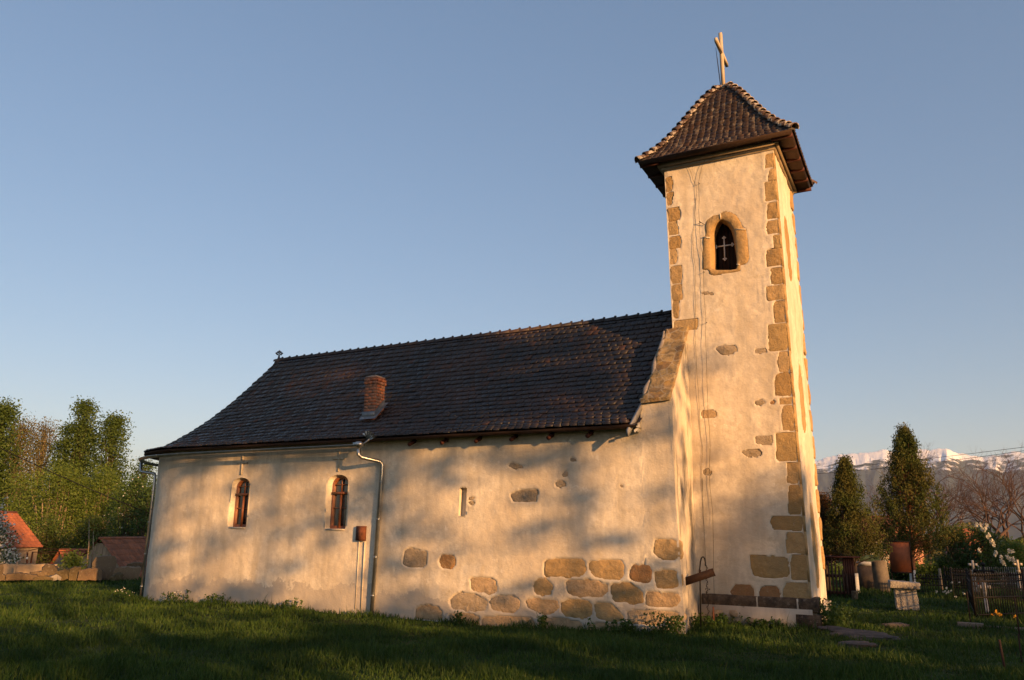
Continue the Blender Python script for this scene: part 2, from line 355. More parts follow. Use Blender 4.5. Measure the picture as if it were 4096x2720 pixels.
# ---------------------------------------------------------------- church
church=thing('church','old whitewashed stone church with dark tiled roof and a slender bell tower','church',(-3.3,15.8,0))
YN=14.08; YT=15.8; YC=17.07; RA=YC-YN; XA=-16.8; TXL0,TXL1=-4.36,-4.50; TXR0,TXR1=-2.07,-2.15; YB=18.32; TH=9.62
def chaikin(p,k=2,w=.22):
    p=np.array(p,float)
    for _ in range(k):
        q=np.roll(p,-1,0);p=np.stack([p*(1-w)+q*w,p*w+q*(1-w)],1).reshape(-1,2)
    return p
def resample(p,n):
    q=np.vstack([p,p[:1]]);d=np.r_[0,np.cumsum(np.linalg.norm(np.diff(q,axis=0),axis=1))]
    t=np.linspace(0,d[-1],n,endpoint=False);return np.stack([np.interp(t,d,q[:,0]),np.interp(t,d,q[:,1])],1)
def sdf(px,py,poly,grad=False):
    P=poly;Q=np.roll(P,-1,0);best=np.full(px.shape,1e9);cx=np.zeros(px.shape);cy=np.zeros(px.shape);ins=np.zeros(px.shape,bool)
    for a,b in zip(P,Q):
        e=b-a;t=np.clip(((px-a[0])*e[0]+(py-a[1])*e[1])/(e@e+1e-12),0,1)
        qx=a[0]+t*e[0];qy=a[1]+t*e[1];d=np.hypot(px-qx,py-qy);m=d<best;best=np.where(m,d,best);cx=np.where(m,qx,cx);cy=np.where(m,qy,cy)
        c=(a[1]>py)!=(b[1]>py)
        with np.errstate(divide='ignore',invalid='ignore'): xi=a[0]+(py-a[1])*(b[0]-a[0])/(b[1]-a[1]+1e-15)
        ins^=c&(px<xi)
    s=np.where(ins,-best,best);return (s,cx,cy) if grad else s
def P_nave(s,z,o=0.):
    s=np.asarray(s,float);z=np.asarray(z,float);th=np.clip((XA-s)/RA,0,math.pi);back=s<XA-math.pi*RA
    nx=-np.sin(th);ny=-np.cos(th)
    x=np.where(s>XA,s,XA+RA*nx);y=np.where(s>XA,YN,YC+RA*ny)
    x=np.where(back,XA+(XA-math.pi*RA-s),x);y=np.where(back,YC+RA,y);nx=np.where(back,0,nx);ny=np.where(back,1,ny)
    bat=.0*z
    return np.stack([x+nx*(o+bat),y+ny*(o+bat),z+0*x],-1)
def tf(z): return np.clip(z/TH,0,1)
def P_front(s,z,o=0.): # s = world X at mid
    s=np.asarray(s,float);z=np.asarray(z,float);k=tf(z)
    return np.stack([s+0*z,YT-o+0*s,z+0*s],-1)
def P_side(s,z,o=0.): # s = world Y
    s=np.asarray(s,float);z=np.asarray(z,float);return np.stack([TXR0+(TXR1-TXR0)*tf(z)+o,s+0*z,z+0*s],-1)
def wall(m,S,z0,z1,dz,P,stones=(),holes=(),fade=(None,None),warp=None,pit=True,noise=.010,lipk=1.,sd=0):
    S=np.array(S,float);zt=np.array([z1(q) for q in S]) if callable(z1) else np.full(len(S),z1)
    zb=np.array([z0(q) for q in S]) if callable(z0) else np.full(len(S),z0)
    nz=int(math.ceil((zt.max()-zb.min())/dz));t=np.linspace(0,1,nz+1)
    SS=np.repeat(S[:,None],nz+1,1);ZZ=zb[:,None]+(zt-zb)[:,None]*t
    if warp is not None: SS=warp(SS,ZZ)
    D=noise*fbm(SS*1.1,ZZ*1.1,sd,31,4)+noise*.35*fbm(SS*6,ZZ*6,sd,77,2)
    edge=np.ones_like(SS)
    if fade[0] is not None: edge*=sstep(0,.10,np.abs(SS-(fade[0](ZZ) if callable(fade[0]) else fade[0])))
    if fade[1] is not None: edge*=sstep(0,.10,np.abs(SS-(fade[1](ZZ) if callable(fade[1]) else fade[1])))
    D=D*edge
    for p in stones:
        lo=p.min(0)-.16;hi=p.max(0)+.16
        mk=(SS>lo[0])&(SS<hi[0])&(ZZ>lo[1])&(ZZ<hi[1])
        if not mk.any(): continue
        d=sdf(SS[mk],ZZ[mk],p)
        bump=.006*lipk*np.exp(-((d-.03)/.04)**2)*(d>-.012)*edge[mk]
        D[mk]=np.where(d>-.012,np.maximum(D[mk],D[mk]*.5+bump),-.04*pit*edge[mk])
    keep=np.ones((len(S)-1,nz),bool)
    for p in holes:
        lo=p.min(0)-.1;hi=p.max(0)+.1
        mk=(SS>lo[0])&(SS<hi[0])&(ZZ>lo[1])&(ZZ<hi[1])
        d=np.full(SS.shape,9.);dd,cx,cy=sdf(SS[mk],ZZ[mk],p,True);d[mk]=dd
        cell=dz*.62;sn=np.zeros(SS.shape,bool);sn[mk]=np.abs(dd)<cell
        X2=SS.copy();Z2=ZZ.copy();X2[mk]=np.where(np.abs(dd)<cell,cx,SS[mk]);Z2[mk]=np.where(np.abs(dd)<cell,cy,ZZ[mk]);SS=X2;ZZ=Z2
        D=np.where(sn,D*0.3,D)
        ins=(d<-cell)
        q=lambda A:A[:-1,:-1]|A[1:,:-1]|A[1:,1:]|A[:-1,1:]
        cs=(SS[:-1,:-1]+SS[1:,:-1]+SS[1:,1:]+SS[:-1,1:])/4;cz=(ZZ[:-1,:-1]+ZZ[1:,:-1]+ZZ[1:,1:]+ZZ[:-1,1:])/4
        ci=np.zeros(cs.shape,bool);mk2=(cs>lo[0])&(cs<hi[0])&(cz>lo[1])&(cz<hi[1]);ci[mk2]=sdf(cs[mk2],cz[mk2],p)<-.002
        keep&=~(q(ins)|ci)
    V=P(SS,ZZ,D).reshape(-1,3);idx=np.arange(SS.size).reshape(SS.shape)
    F=np.stack([idx[:-1,:-1],idx[1:,:-1],idx[1:,1:],idx[:-1,1:]],-1)[keep]
    m.add(V,F)
def stone(parent,mat,poly,P,out=.0,seed=0,extra=None,rough=1.,name='exposed_stone',label=None):
    r=np.random.default_rng(seed);o=resample(poly,56);c=o.mean(0);m=MB();V=[]
    sc_=[1.01,1.0,.975,.9,.72,.48,.22];off=[-.07,-.018,-.004,.002,.004,.005,.005]
    for k,(q,f) in enumerate(zip(sc_,off)):
        p=c+(o-c)*q
        nz=(.010*fbm(p[:,0]*7,p[:,1]*7,seed*.37,5,4)*rough) if k>1 else 0
        V.append(P(p[:,0],p[:,1],f+out-.006+nz))
    V.append(P(c[0:1],c[1:2],np.array([.012+out-.006])))
    n=56;F=[(i*n+j,i*n+(j+1)%n,(i+1)*n+(j+1)%n,(i+1)*n+j) for i in range(len(sc_)-1) for j in range(n)]
    b=len(sc_)-1;F+=[(b*n+j,b*n+(j+1)%n,len(sc_)*n) for j in range(n)]
    m.add(np.concatenate([v.reshape(-1,3) for v in V]),F)
    if extra is not None: m.add(*extra)
    ob=m.build(name,mat,parent,smooth=True)
    if label: ob['label']=label
    return ob
def rough_outline(pts,seed,amp=.010,k=2,w=.22,n=48,grow=.0):
    o=resample(chaikin(pts,k,w),n);c=o.mean(0);d=o-c;L=np.linalg.norm(d,axis=1)[:,None]+1e-9
    nz=fbm(o[:,0]*7+seed*3.1,o[:,1]*7,0,seed,3)[:,None]
    nz=nz+.5*fbm(o[:,0]*22+seed*3.1,o[:,1]*22,0,seed+9,2)[:,None]
    return o+d/L*(nz*amp+grow)
z6=lambda x,y:(1500+.6058*x,1650+.6058*y)
def tr6(pts): return [(lambda q:(q[0],q[2]))(onY(*z6(*p),YN)) for p in pts]
NS=[ # (outline in photo tracing units, material)
([(183,1015),(190,910),(250,898),(335,915),(343,940),(333,1025)],STD),
([(415,985),(440,940),(520,940),(530,1000),(500,1030),(440,1022)],STR),
([(630,1090),(735,1095),(802,1105),(800,1197),(740,1200),(630,1175)],STP),
([(498,1225),(560,1188),(660,1200),(740,1235),(742,1310),(640,1320),(500,1300)],STD),
([(757,1250),(790,1212),(900,1210),(960,1240),(955,1300),(920,1328),(830,1318),(765,1305)],STP),
([(993,1240),(1060,1222),(1218,1235),(1218,1300),(1160,1330),(1090,1333),(1010,1290)],STP),
([(1045,1140),(1080,1095),(1130,1092),(1170,1130),(1165,1195),(1120,1205),(1060,1200)],ST),
([(1115,1085),(1120,970),(1370,965),(1395,1000),(1395,1060),(1360,1088),(1180,1085)],ST),
([(1412,985),(1620,975),(1642,1000),(1642,1090),(1600,1110),(1440,1090),(1415,1040)],ST),
([(1683,1050),(1700,1008),(1800,1005),(1825,1040),(1825,1110),(1790,1128),(1690,1110)],STR),
([(1848,1045),(1990,1045),(2025,1075),(2030,1140),(1960,1165),(1860,1165),(1850,1130)],ST),
([(1850,835),(2015,845),(2025,930),(2020,970),(1880,972),(1845,930)],ST),
([(1257,1110),(1400,1100),(1540,1125),(1538,1200),(1500,1222),(1330,1218),(1270,1190)],STP),
([(1556,1132),(1700,1130),(1770,1180),(1772,1255),(1700,1268),(1558,1245)],ST),
([(1785,1182),(1900,1187),(2020,1202),(2020,1240),(1980,1285),(1880,1285),(1790,1275)],STP),
([(1228,1250),(1300,1235),(1430,1245),(1435,1340),(1380,1368),(1240,1345),(1225,1310)],ST),
([(1450,1260),(1560,1262),(1620,1310),(1645,1350),(1630,1383),(1520,1380),(1455,1350)],ST),
([(1668,1320),(1720,1303),(1900,1315),(2040,1325),(2045,1370),(1980,1400),(1760,1400),(1680,1390)],STP),
([(265,1300),(330,1270),(410,1275),(450,1320),(450,1370),(270,1365)],STP),
([(490,1328),(600,1325),(688,1338),(688,1410),(490,1400)],STP),
([(705,1345),(900,1345),(1030,1355),(1065,1385),(1065,1455),(705,1450)],STP),
([(1090,1355),(1250,1360),(1360,1385),(1370,1430),(1360,1490),(1090,1480)],STP),
([(1410,1397),(1500,1390),(1680,1408),(1690,1450),(1680,1520),(1400,1500)],STP),
([(878,348),(910,336),(970,348),(977,365),(930,372),(883,360)],STD),
([(1280,310),(1310,302),(1330,308),(1325,318),(1290,318)],STD),
([(1235,407),(1255,388),(1280,392),(1278,415),(1255,428),(1240,422)],STD),
([(1193,467),(1220,445),(1260,455),(1260,480),(1240,497),(1203,490)],STD),
([(890,545),(940,515),(1070,503),(1074,570),(1060,592),(918,592)],STD),
([(615,560),(640,551),(667,560),(662,574),(618,577)],STD),
([(615,588),(662,588),(648,610),(618,607)],STD),
([(1615,480),(1632,463),(1647,475),(1642,492),(1625,497)],STD)]
NST=[(rough_outline(tr6(p),i+1,.016,1,.13,n=64,grow=.012),m) for i,(p,m) in enumerate(NS)]
def arch(xc,w,zb,zt,rise,n=14):
    """closed contour: segmental/round arched opening"""
    zs=zt-rise;pts=[(xc-w/2,zb),(xc+w/2,zb)]
    for i in range(n+1):
        a=math.pi*i/n;pts.append((xc+w/2*math.cos(a),zs+rise*math.sin(a)))
    return resample(np.array(pts),64)
WIN=[(-14.80,.60,1.63,2.81),(-11.79,.59,1.62,2.82)]
holes=[arch(x,w,a,b,.17) for x,w,a,b in WIN]
slit=resample(np.array(tr6([(560,497),(608,497),(597,683),(550,683)])),64)
LEFTBACK=XA-math.pi*RA
wm=MB()
S=np.concatenate([np.arange(-4.02,-17.0,-.035),np.arange(-17.0,LEFTBACK,-.10),np.linspace(LEFTBACK,LEFTBACK-12.5,60)])
wall(wm,S,-.5,lambda s:4.04 if s>-4.62 else 3.60,.035,P_nave,[p for p,_ in NST],holes+[slit],fade=(-4.02,None))
# splayed reveals of the two windows and of the slit niche
def ring_strip(m,c0,c1,P0,P1):
    n=len(c0);m.add(np.concatenate([P0(c0),P1(c1)]),[(i,(i+1)%n,n+(i+1)%n,n+i) for i in range(n)])
def P2(off): return lambda c:P_nave(c[:,0],c[:,1],np.full(len(c),off))
for (x,w,a,b),h in zip(WIN,holes):
    inn=arch(x+.02,w-.085,a+.01,b-.03,.19)
    ring_strip(wm,h,inn,P2(.001),P2(-.15))
ring_strip(wm,slit,slit,P2(.001),P2(-.13));wm.add(P2(-.13)(slit),[tuple(range(64))])
nave=wm.build('nave_wall',PL,church,smooth=True)
for i,(p,mt) in enumerate(NST): stone(nave,mt,p,P_nave,0.002,i+1,rough=1.3)
# relief crosses drawn into the plaster
for (x,zt,zb,zc,hw) in ((-14.81,3.34,2.88,3.16,.155),(-11.795,3.40,2.89,3.175,.15)):
    m=MB();m.box((x,YN-.006,(zt+zb)/2),(.036,.05,zt-zb));m.box((x-hw/2-.018,YN-.006,zc),(hw,.05,.036));m.box((x+hw/2+.018,YN-.006,zc),(hw,.05,.036))
    m.build('plaster_cross',PL,nave)
# nave windows
for (x,w,a,b) in WIN:
    fr=MB();yy=YN+.135;c=arch(x+.02,w-.08,a+.005,b-.027,.19);ci=arch(x+.02,w-.19,a+.07,b-.08,.17)
    n=64
    for o,(A,B) in (((0),(c,ci)),):
        V=np.concatenate([np.c_[A[:,0],np.full(n,yy-.03),A[:,1]],np.c_[B[:,0],np.full(n,yy-.03),B[:,1]],np.c_[B[:,0],np.full(n,yy+.04),B[:,1]]])
        fr.add(V,[(i,(i+1)%n,n+(i+1)%n,n+i) for i in range(n)]+[(n+i,n+(i+1)%n,2*n+(i+1)%n,2*n+i) for i in range(n)])
    fr.box((x+.02,yy-.035,2.41),(w-.10,.05,.055))
    fr.box((x+.025,yy-.026,2.02),(.05,.04,.74));fr.box((x+.025,yy-.012,2.60),(.022,.03,.34));fr.box((x+.025,yy-.012,2.60),(w-.2,.03,.02))
    for q in (-1,1): fr.box((x+.025+q*.115,yy-.012,2.08),(.20,.022,.018))
    fo=fr.build('window',FRAME,church)
    g=MB();g.add(np.c_[ci[:,0],np.full(n,yy+.02),ci[:,1]],[tuple(range(n))]);g.build('window_pane',GLASS,fo)
    b2=MB();b2.box((x+.01,YN+.06,a-.012),(w-.08,.16,.03));b2.build('window_sill',PL,fo)
# rusty meter box with runnel
m=MB();m.box((-11.03,YN-.03,1.535),(.235,.07,.31));m.box((-11.03,YN-.068,1.535),(.20,.012,.275));m.tube([(-10.96,YN-.076,1.50),(-10.96,YN-.076,1.57)],.006)
m.build('meter_box',RUST,church)
m=MB();m.box((-10.93,YN-.008,.66),(.028,.03,1.4));m.box((-11.09,YN-.004,.66),(.02,.02,1.4));m.build('wall_conduit',PL,church)
# gable wall facing the tower
def gtop(y): return float(np.interp(y,[14.08,14.35,14.75,15.2,15.6,15.85],[4.04,4.22,4.62,5.13,5.54,5.88]))
def P_gab(s,z,o=0.):
    s=np.asarray(s,float);z=np.asarray(z,float);k=np.clip((s-YN)/(YT-YN),0,1)
    xf=-3.93-.04*z;xb=-4.13+.0*z
    x=xf*(1-k)**1.6+xb*(1-(1-k)**1.6)
    return np.stack([x+o,s+0*z,z+0*s],-1)
gm=MB()
wall(gm,np.arange(YN,YT+.03,.035),-.5,lambda y:gtop(y)-.01,.05,P_gab,noise=.014,fade=(YN,None),sd=5)
z8=lambda x,y:(2500+.5102*x,1200+.5102*y)
gable=gm.build('gable_wall',PLD,church,smooth=True)
# corner fillet so nave wall and gable meet
m=MB();V=[];F=[];zz=np.linspace(-.5,4.03,60)
for i,z in enumerate(zz):
    e=P_gab(YN,z);
    V+=[(-4.02,YN,z),(float(e[0]),YN,z)]
    if i: F.append((2*i-2,2*i-1,2*i+1,2*i))
m.add(V,F);m.build('corner_plaster',PL,gable,smooth=True)
# coping slabs
cp=MB();ys=[14.0,14.35,14.75,15.2,15.6,15.80];prev=None;V=[]
ysd=np.linspace(14.02,15.79,40)
for j,y in enumerate(ysd):
    z=gtop(max(y,14.08))+(.015 if y>14.1 else 0);xr=float(P_gab(max(y,YN),z)[0])+.03+.012*fbm(y*6,0,0,9,3);xl=-4.60+.03*fbm(y*7,2,0,4,3)
    row=[]
    for q in np.linspace(0,1,12):
        x=xl+(xr-xl)*q;row.append((x,y,z+.05+.018*fbm(x*7,y*7,0,8,3)))
    V.append([(xl,y,z-.05)]+row+[(xr,y,z-.02)])
V=np.array(V);nr,nc=V.shape[:2];idx=np.arange(nr*nc).reshape(nr,nc)
F=np.stack([idx[:-1,:-1],idx[:-1,1:],idx[1:,1:],idx[1:,:-1]],-1).reshape(-1,4)
cp.add(V.reshape(-1,3),F);cp.add(V[0],[tuple(range(nc))])
nn=N('stone_coping',.95,spec=.1);vo=nn.t.nodes.new('ShaderNodeTexVoronoi');vo.feature='DISTANCE_TO_EDGE';vo.inputs['Scale'].default_value=4.2;nn.L(nn.tc.outputs['Object'],vo.inputs[0])
vc=nn.t.nodes.new('ShaderNodeTexVoronoi');vc.inputs['Scale'].default_value=4.2;nn.L(nn.tc.outputs['Object'],vc.inputs[0])
cc=nn.mix(nn.ramp(vc.outputs[1],[(.2,0.),(.8,1.)]),(.20,.13,.07),(.33,.24,.12));cc=nn.mix(nn.ramp(nn.noise(4,6,.75),[(.5,0.),(.66,.8)]),cc,(.33,.20,.05))
cc=nn.mix(nn.ramp(nn.noise(7,6,.75,loc=(4,1,0)),[(.5,0.),(.66,.8)]),cc,(.075,.06,.045));cc=nn.mix(nn.ramp(vo.outputs[0],[(.02,.7),(.06,0.)]),cc,(.33,.28,.2))
nn.color(cc);nn.bump(nn.noise(9,6,.7),.03)
cp.build('stone_coping',nn.m,gable,smooth=True)
mt=MB();mt.tube([(-4.61+.02*math.sin(9*y),y,gtop(max(y,14.08))+.01) for y in np.linspace(14.03,15.78,50)],[.045+.015*math.sin(31*i) for i in range(50)],7);mt.build('mortar_fillet',MORT,gable,smooth=True)

# ---------------- tower
Dp=lambda x,y:(x*1.7348,y*1.7348)
def fx(x,y,Y=YT): q=onY(*Dp(x,y),Y);return (float(q[0]),float(q[2]))
def xr_at(z): return TXR0+(TXR1-TXR0)*min(1,max(0,z/TH))
def xl_at(z): return TXL0+(TXL1-TXL0)*min(1,max(0,z/TH))
QR=[(1764,358,389),(1772,391,418),(1763,421,465),(1768,470,507),(1767,511,542),(1782,544,573),(1766,577,617),(1777,620,657),(1767,661,695),(1783,697,745),(1769,749,811),(1793,812,860),(1787,863,915),(1795,918,933),(1803,936,994),(1788,998,1064),(1812,1067,1115),(1814,1118,1187),(1778,1190,1223),(1811,1227,1277),(1822,1280,1338),(1808,1342,1388)]
QL=[(1551,408,440),(1553,443,472),(1569,476,505),(1563,508,540),(1571,543,570),(1563,573,608),(1574,612,652),(1573,655,690),(1567,693,733),(1612,735,758)]
TSP=[]
r_=random.Random(3)
for i,(x,a,b) in enumerate(QR):
    A=fx(x-1.5,a);B=fx(x-1.5,b);g=-.016;zt,zb=A[1]-g,B[1]+g;xr=-.008
    tp=[(xr_at(zb)+xr,zb),(xr_at(zt)+xr,zt),(A[0]+r_.uniform(.0,.05),zt-.005),(A[0]+r_.uniform(-.02,.01),(zt*.6+zb*.4)),(B[0]+r_.uniform(-.01,.04),zb+.01)]
    p=resample(chaikin(tp,1,.06),72);c=p.mean(0);nz=.012*fbm(p[:,0]*8,p[:,1]*8,0,i,3)
    p[:,0]+=np.where(p[:,0]<c[0],nz,0)
    TSP.append((p,[ST,ST,ST,ST][i%4],'R'))
for i,(x,a,b) in enumerate(QL):
    A=fx(x+1.5,a);B=fx(x+1.5,b);g=-.016;zt,zb=A[1]-g,B[1]+g
    tp=[(xl_at(zb)+.01,zb),(B[0]-r_.uniform(0,.05),zb),(B[0]+r_.uniform(-.02,.02),(zt+zb)/2),(A[0]-r_.uniform(0,.05),zt),(xl_at(zt)+.01,zt)]
    p=resample(chaikin(tp,1,.07),72);nz=.012*fbm(p[:,0]*8,p[:,1]*8,0,i+40,3);c=p.mean(0);p[:,0]+=np.where(p[:,0]>c[0],nz,0)
    TSP.append((p,ST,'L'))
OT_=[([(1613,675),(1630,672),(1646,676),(1645,680),(1625,681)],STD),([(1648,803),(1665,796),(1698,797),(1702,808),(1690,815),(1665,820)],STD),([(1741,806),(1765,803),(1770,811),(1742,816)],STD),
([(1616,948),(1640,944),(1653,950),(1653,962),(1618,965)],STP),([(1740,925),(1755,921),(1765,927),(1757,935),(1743,934)],STD),([(1775,926),(1783,923),(1789,928),(1782,933),(1776,932)],STR),
([(1741,1005),(1782,1004),(1780,1026),(1758,1028),(1742,1023)],STD),([(1708,1042),(1730,1036),(1752,1036),(1759,1047),(1745,1054),(1722,1054)],STD),([(1620,1084),(1632,1080),(1643,1086),(1642,1095),(1622,1096)],STD),
([(1728,1278),(1760,1282),(1819,1286),(1820,1330),(1790,1333),(1738,1329),(1731,1305)],ST),([(1683,1365),(1695,1348),(1725,1347),(1740,1358),(1740,1377),(1715,1380),(1690,1377)],STR),
([(1750,1365),(1760,1352),(1790,1352),(1800,1366),(1798,1381),(1765,1383),(1752,1378)],STR)]
for i,(p,mt) in enumerate(OT_): TSP.append((rough_outline([fx(*q) for q in p],60+i,.012,1,.13,grow=.008),mt,'M'))
z7=lambda x,y:(2700+.3189*x,750+.3189*y)
def f7(p): q=onY(*z7(*p),YT);return (float(q[0]),float(q[2]))
OPEN=resample(chaikin([f7(p) for p in [(455,1035),(443,900),(440,640),(450,540),(490,465),(575,402),(600,400),(690,440),(740,520),(762,640),(770,800),(777,975),(770,1035)]],1,.2),72)
SUR=resample(chaikin([f7(p) for p in [(345,1030),(345,850),(352,640),(385,600),(378,480),(400,410),(480,350),(560,335),(620,297),(700,310),(770,350),(830,440),(845,490),(895,530),(915,690),(930,900),(900,955),(818,975),(820,1050),(700,1070),(470,1105),(430,1080),(425,1035)]],1,.07),140)
tm=MB()
def warpf(SS,ZZ):
    k=(SS-(-4.4))/(-2.1+4.4);xl=TXL0+(TXL1-TXL0)*tf(ZZ);xr=TXR0+(TXR1-TXR0)*tf(ZZ);return xl+(xr-xl)*k
wall(tm,np.linspace(-4.4,-2.1,110),-.5,TH,.025,P_front,[p for p,_,_ in TSP]+[SUR],[OPEN],
     fade=(lambda z:TXL0+(TXL1-TXL0)*tf(z),lambda z:TXR0+(TXR1-TXR0)*tf(z)),warp=warpf,noise=.014,sd=2)
# side face towards the lane
SW=[[(16.52,8.1),(16.8,8.45),(17.1,8.15),(17.12,6.92),(16.52,6.9)],[(16.60,4.9),(16.95,5.25),(17.3,4.9),(17.34,3.66),(16.58,3.64)],[(16.7,2.0),(17.0,2.35),(17.4,2.0),(17.42,.6),(16.68,.6)]]
SWo=[rough_outline(p,90+i,.02) for i,p in enumerate(SW)]
wall(tm,np.linspace(YT,YB,70),-.5,TH,.05,P_side,SWo,[],fade=(YT,YB),noise=.02,sd=7)
def P_back(s,z,o=0.): s=np.asarray(s,float);z=np.asarray(z,float);return np.stack([s+0*z,YB+o+0*s,z+0*s],-1)
def P_left(s,z,o=0.): s=np.asarray(s,float);z=np.asarray(z,float);return np.stack([TXL0+(TXL1-TXL0)*tf(z)-o,s+0*z,z+0*s],-1)
wall(tm,np.linspace(-4.4,-2.1,24),-.5,TH,.12,P_back,warp=warpf,noise=.0)
wall(tm,np.linspace(YT,YB,26),-.5,TH,.12,P_left,noise=.0)
tower=tm.build('tower_wall',PL,church,smooth=True)
def autosmooth(o,ang=35):
    me=o.data;me.polygons.foreach_set('use_smooth',np.ones(len(me.polygons),bool))
    me.set_sharp_from_angle(angle=math.radians(ang))
autosmooth(tower,50)
for i,(p,mt,side) in enumerate(TSP):
    ex=None
    if side=='R':
        zt,zb=p[:,1].max(),p[:,1].min();h=.13+.05*((i*37)%5)/5;x0=xr_at((zt+zb)/2);a=.010
        V=[(xr_at(z)+a*kx,YT+ky,z) for z in (zb,zt) for kx,ky in ((-2.,-a*.4),(.2,-a*.4),(1,.012),(1,h),(-1.5,h+.01))]
        ex=(V,[(0,1,6,5),(1,2,7,6),(2,3,8,7),(3,4,9,8),(5,6,7,8,9),(4,3,2,1,0)])
    stone(tower,mt,p,P_front,.004,100+i,ex)
# quoins at the far edge of the side face
for i in range(15):
    z=.9+i*.58;w=.16+.12*((i*7)%3)/2;p=rough_outline([(YB-.02,z+.02),(YB-.02,z+.52),(YB-w,z+.5),(YB-w,z+.05)],200+i,.02,1,.1)
    stone(tower,ST,p,P_side,.03,300+i)
for i,p in enumerate(SWo): stone(tower,ST,p,P_side,.015,330+i,name='side_window_surround')
# plinth course
pts=[(1640,1385,1752,1412),(1755,1387,1842,1418),(1845,1390,1893,1417)]
xs=[(-4.05,-3.02),(-3.0,-2.30),(-2.28,-1.93)]
for i,(a,b) in enumerate(xs):
    m=MB();L=24;V=[]
    for j in range(L+1):
        x=a+(b-a)*j/L;dz=.007*fbm(x*5,i,0,3,3);
        o=.085+.01*fbm(x*5,9,0,4,3)
        V+=[(x,YT+.01,.50+dz),(x,YT-.06,.49+dz),(x,YT-o,.43+dz),(x,YT-o+.003,.275+dz*1.5),(x,YT-o+.02,.262+dz*1.5),(x,YT+.01,.25)]
    F=[(6*j+k,6*j+6+k,6*j+7+k,6*j+1+k) for j in range(L) for k in range(5)]+[(0,1,2,3,4,5),tuple(6*L+k for k in (5,4,3,2,1,0))]
    if i==2: # return along the side
        V2=[];b0=len(V)
        for j in range(5):
            y=YT-.13+j*.05
        m.prism([(-.10,.25),(-.10,.43),(-.06,.49),(.62,.49),(.62,.25)],(xr_at(0)-.01,YT+.02,0),(0,1,0),(0,0,1),(.10,0,0))
    m.add(V,F);m.build('plinth_stone',DST,tower,smooth=False)
for x_ in (-3.01,-2.29): m=MB();m.box((x_,YT-.04,.37),(.03,.09,.23));m.build('plinth_joint',PLD,tower)
m=MB();m.box((-3.07,YT-.02,.10),(2.06,.16,.42));m.box((-2.08,YT+1.2,.10),(.2,2.4,.42));m.build('plinth_footing',PLD,tower)
for (x,z,w,h) in ((-3.75,.15,.26,.16),(-3.45,.17,.22,.14),(-3.1,.05,.3,.14),(-2.62,.06,.3,.12)): m=MB();m.lathe([(0.001,-h/2),(w*.4,-h*.42),(w/2,0),(w*.42,h*.42),(.001,h/2)],(x,YT-.04,z),14);m.build('rubble_stone',STD,tower,smooth=True)
m=MB();m.box((-2.12,YT-.0,.10),(.42,.21,.24));m.build('plinth_stone',DST,tower)
# belfry surround: outer face ring, jamb reveal and voussoir joints
m=MB();n=160
OP96=resample(OPEN,96)
def align(a,b):
    k=np.argmin(np.linalg.norm(b-a[0],axis=1));return np.roll(b,-k,0)
if True:
    c0=OPEN.mean(0)
    def bypolar(poly,n=160):
        an=np.arctan2(poly[:,1]-c0[1],poly[:,0]-c0[0]);q=resample(poly,1600);aq=np.arctan2(q[:,1]-c0[1],q[:,0]-c0[0])
        out=[]
        for k in range(n):
            t=-math.pi+2*math.pi*k/n;i=np.argmin(np.abs((aq-t+math.pi)%(2*math.pi)-math.pi));out.append(q[i])
        return np.array(out)
    A=bypolar(SUR);B=bypolar(OPEN)
    inn=resample(chaikin([f7(p) for p in [(505,1055),(510,900),(503,605),(560,450),(582,430),(650,470),(700,540),(722,640),(738,850),(745,1000),(745,1035)]],1,.1),400)
    # inner contour lies .26 m deep: re-trace on that plane
    inn=resample(chaikin([(lambda q:(float(q[0]),float(q[2])))(onY(*z7(*p),YT+.26)) for p in [(505,1060),(512,900),(503,605),(545,500),(582,432),(650,470),(705,540),(735,640),(765,850),(790,1000),(795,1045)]],1,.12),400)
    C=bypolar(inn)
    rings=[(A*1.0+(A-c0)*.02,-.05),(A,.002),(A+(B-A)*.06,.014),(A+(B-A)*.5,.016),(A+(B-A)*.94,.012),(B,.0),(B+(C-B)*.5,-.13),(C,-.26),(C,-.34)]
    V=[]
    for k,(R_,o) in enumerate(rings):
        q=.006*fbm(R_[:,0]*9,R_[:,1]*9,0,k,3) if 1<k<7 else 0
        V.append(P_front(R_[:,0],R_[:,1],o+q).reshape(-1,3))
    m.add(np.concatenate(V),[(i*n+j,i*n+(j+1)%n,(i+1)*n+(j+1)%n,(i+1)*n+j) for i in range(len(rings)-1) for j in range(n)])
bw=m.build('belfry_window',ST,church,smooth=True)
for a,b in (((568,335),(574,400)),((352,628),(440,635)),((765,530),(890,528)),((775,968),(815,972))):
    A_=f7(a);B_=f7(b);P3=[(A_[0],YT-.022,A_[1]),(B_[0],YT-.020,B_[1])];m=MB();m.tube(P3,.012,6);m.build('mortar_joint',PL,bw)
m=MB()
for k in range(6): m.box((-3.45+k*.085,YT+.42+.004*(k%2),7.6),(.083,.03,1.4))
m.box((-3.25,YT+.8,7.6),(1.2,.05,1.6));m.build('shutter_boards',INNER,bw)
m=MB();q=lambda x,y:onY(*z7(x,y),YT+.30)
a,b,c,d=q(615,632),q(625,895),q(520,745),q(718,716)
m.tube([a,b],.014,8);m.tube([c,d],.014,8)
for p,dr in ((a,(0,0,1)),(b,(0,0,-1)),(c,(-1,0,0)),(d,(1,0,0))):
    for s_ in ((.026*dr[0],.026*dr[2]),(.026*dr[2],.026*dr[0]),(-.026*dr[2],-.026*dr[0])):
        m.lathe([(.001,-.02),(.015,-.012),(.02,0),(.015,.012),(.001,.02)],(p[0]+s_[0],p[1],p[2]+s_[1]),8)
m.build('window_cross',WHITE,bw)
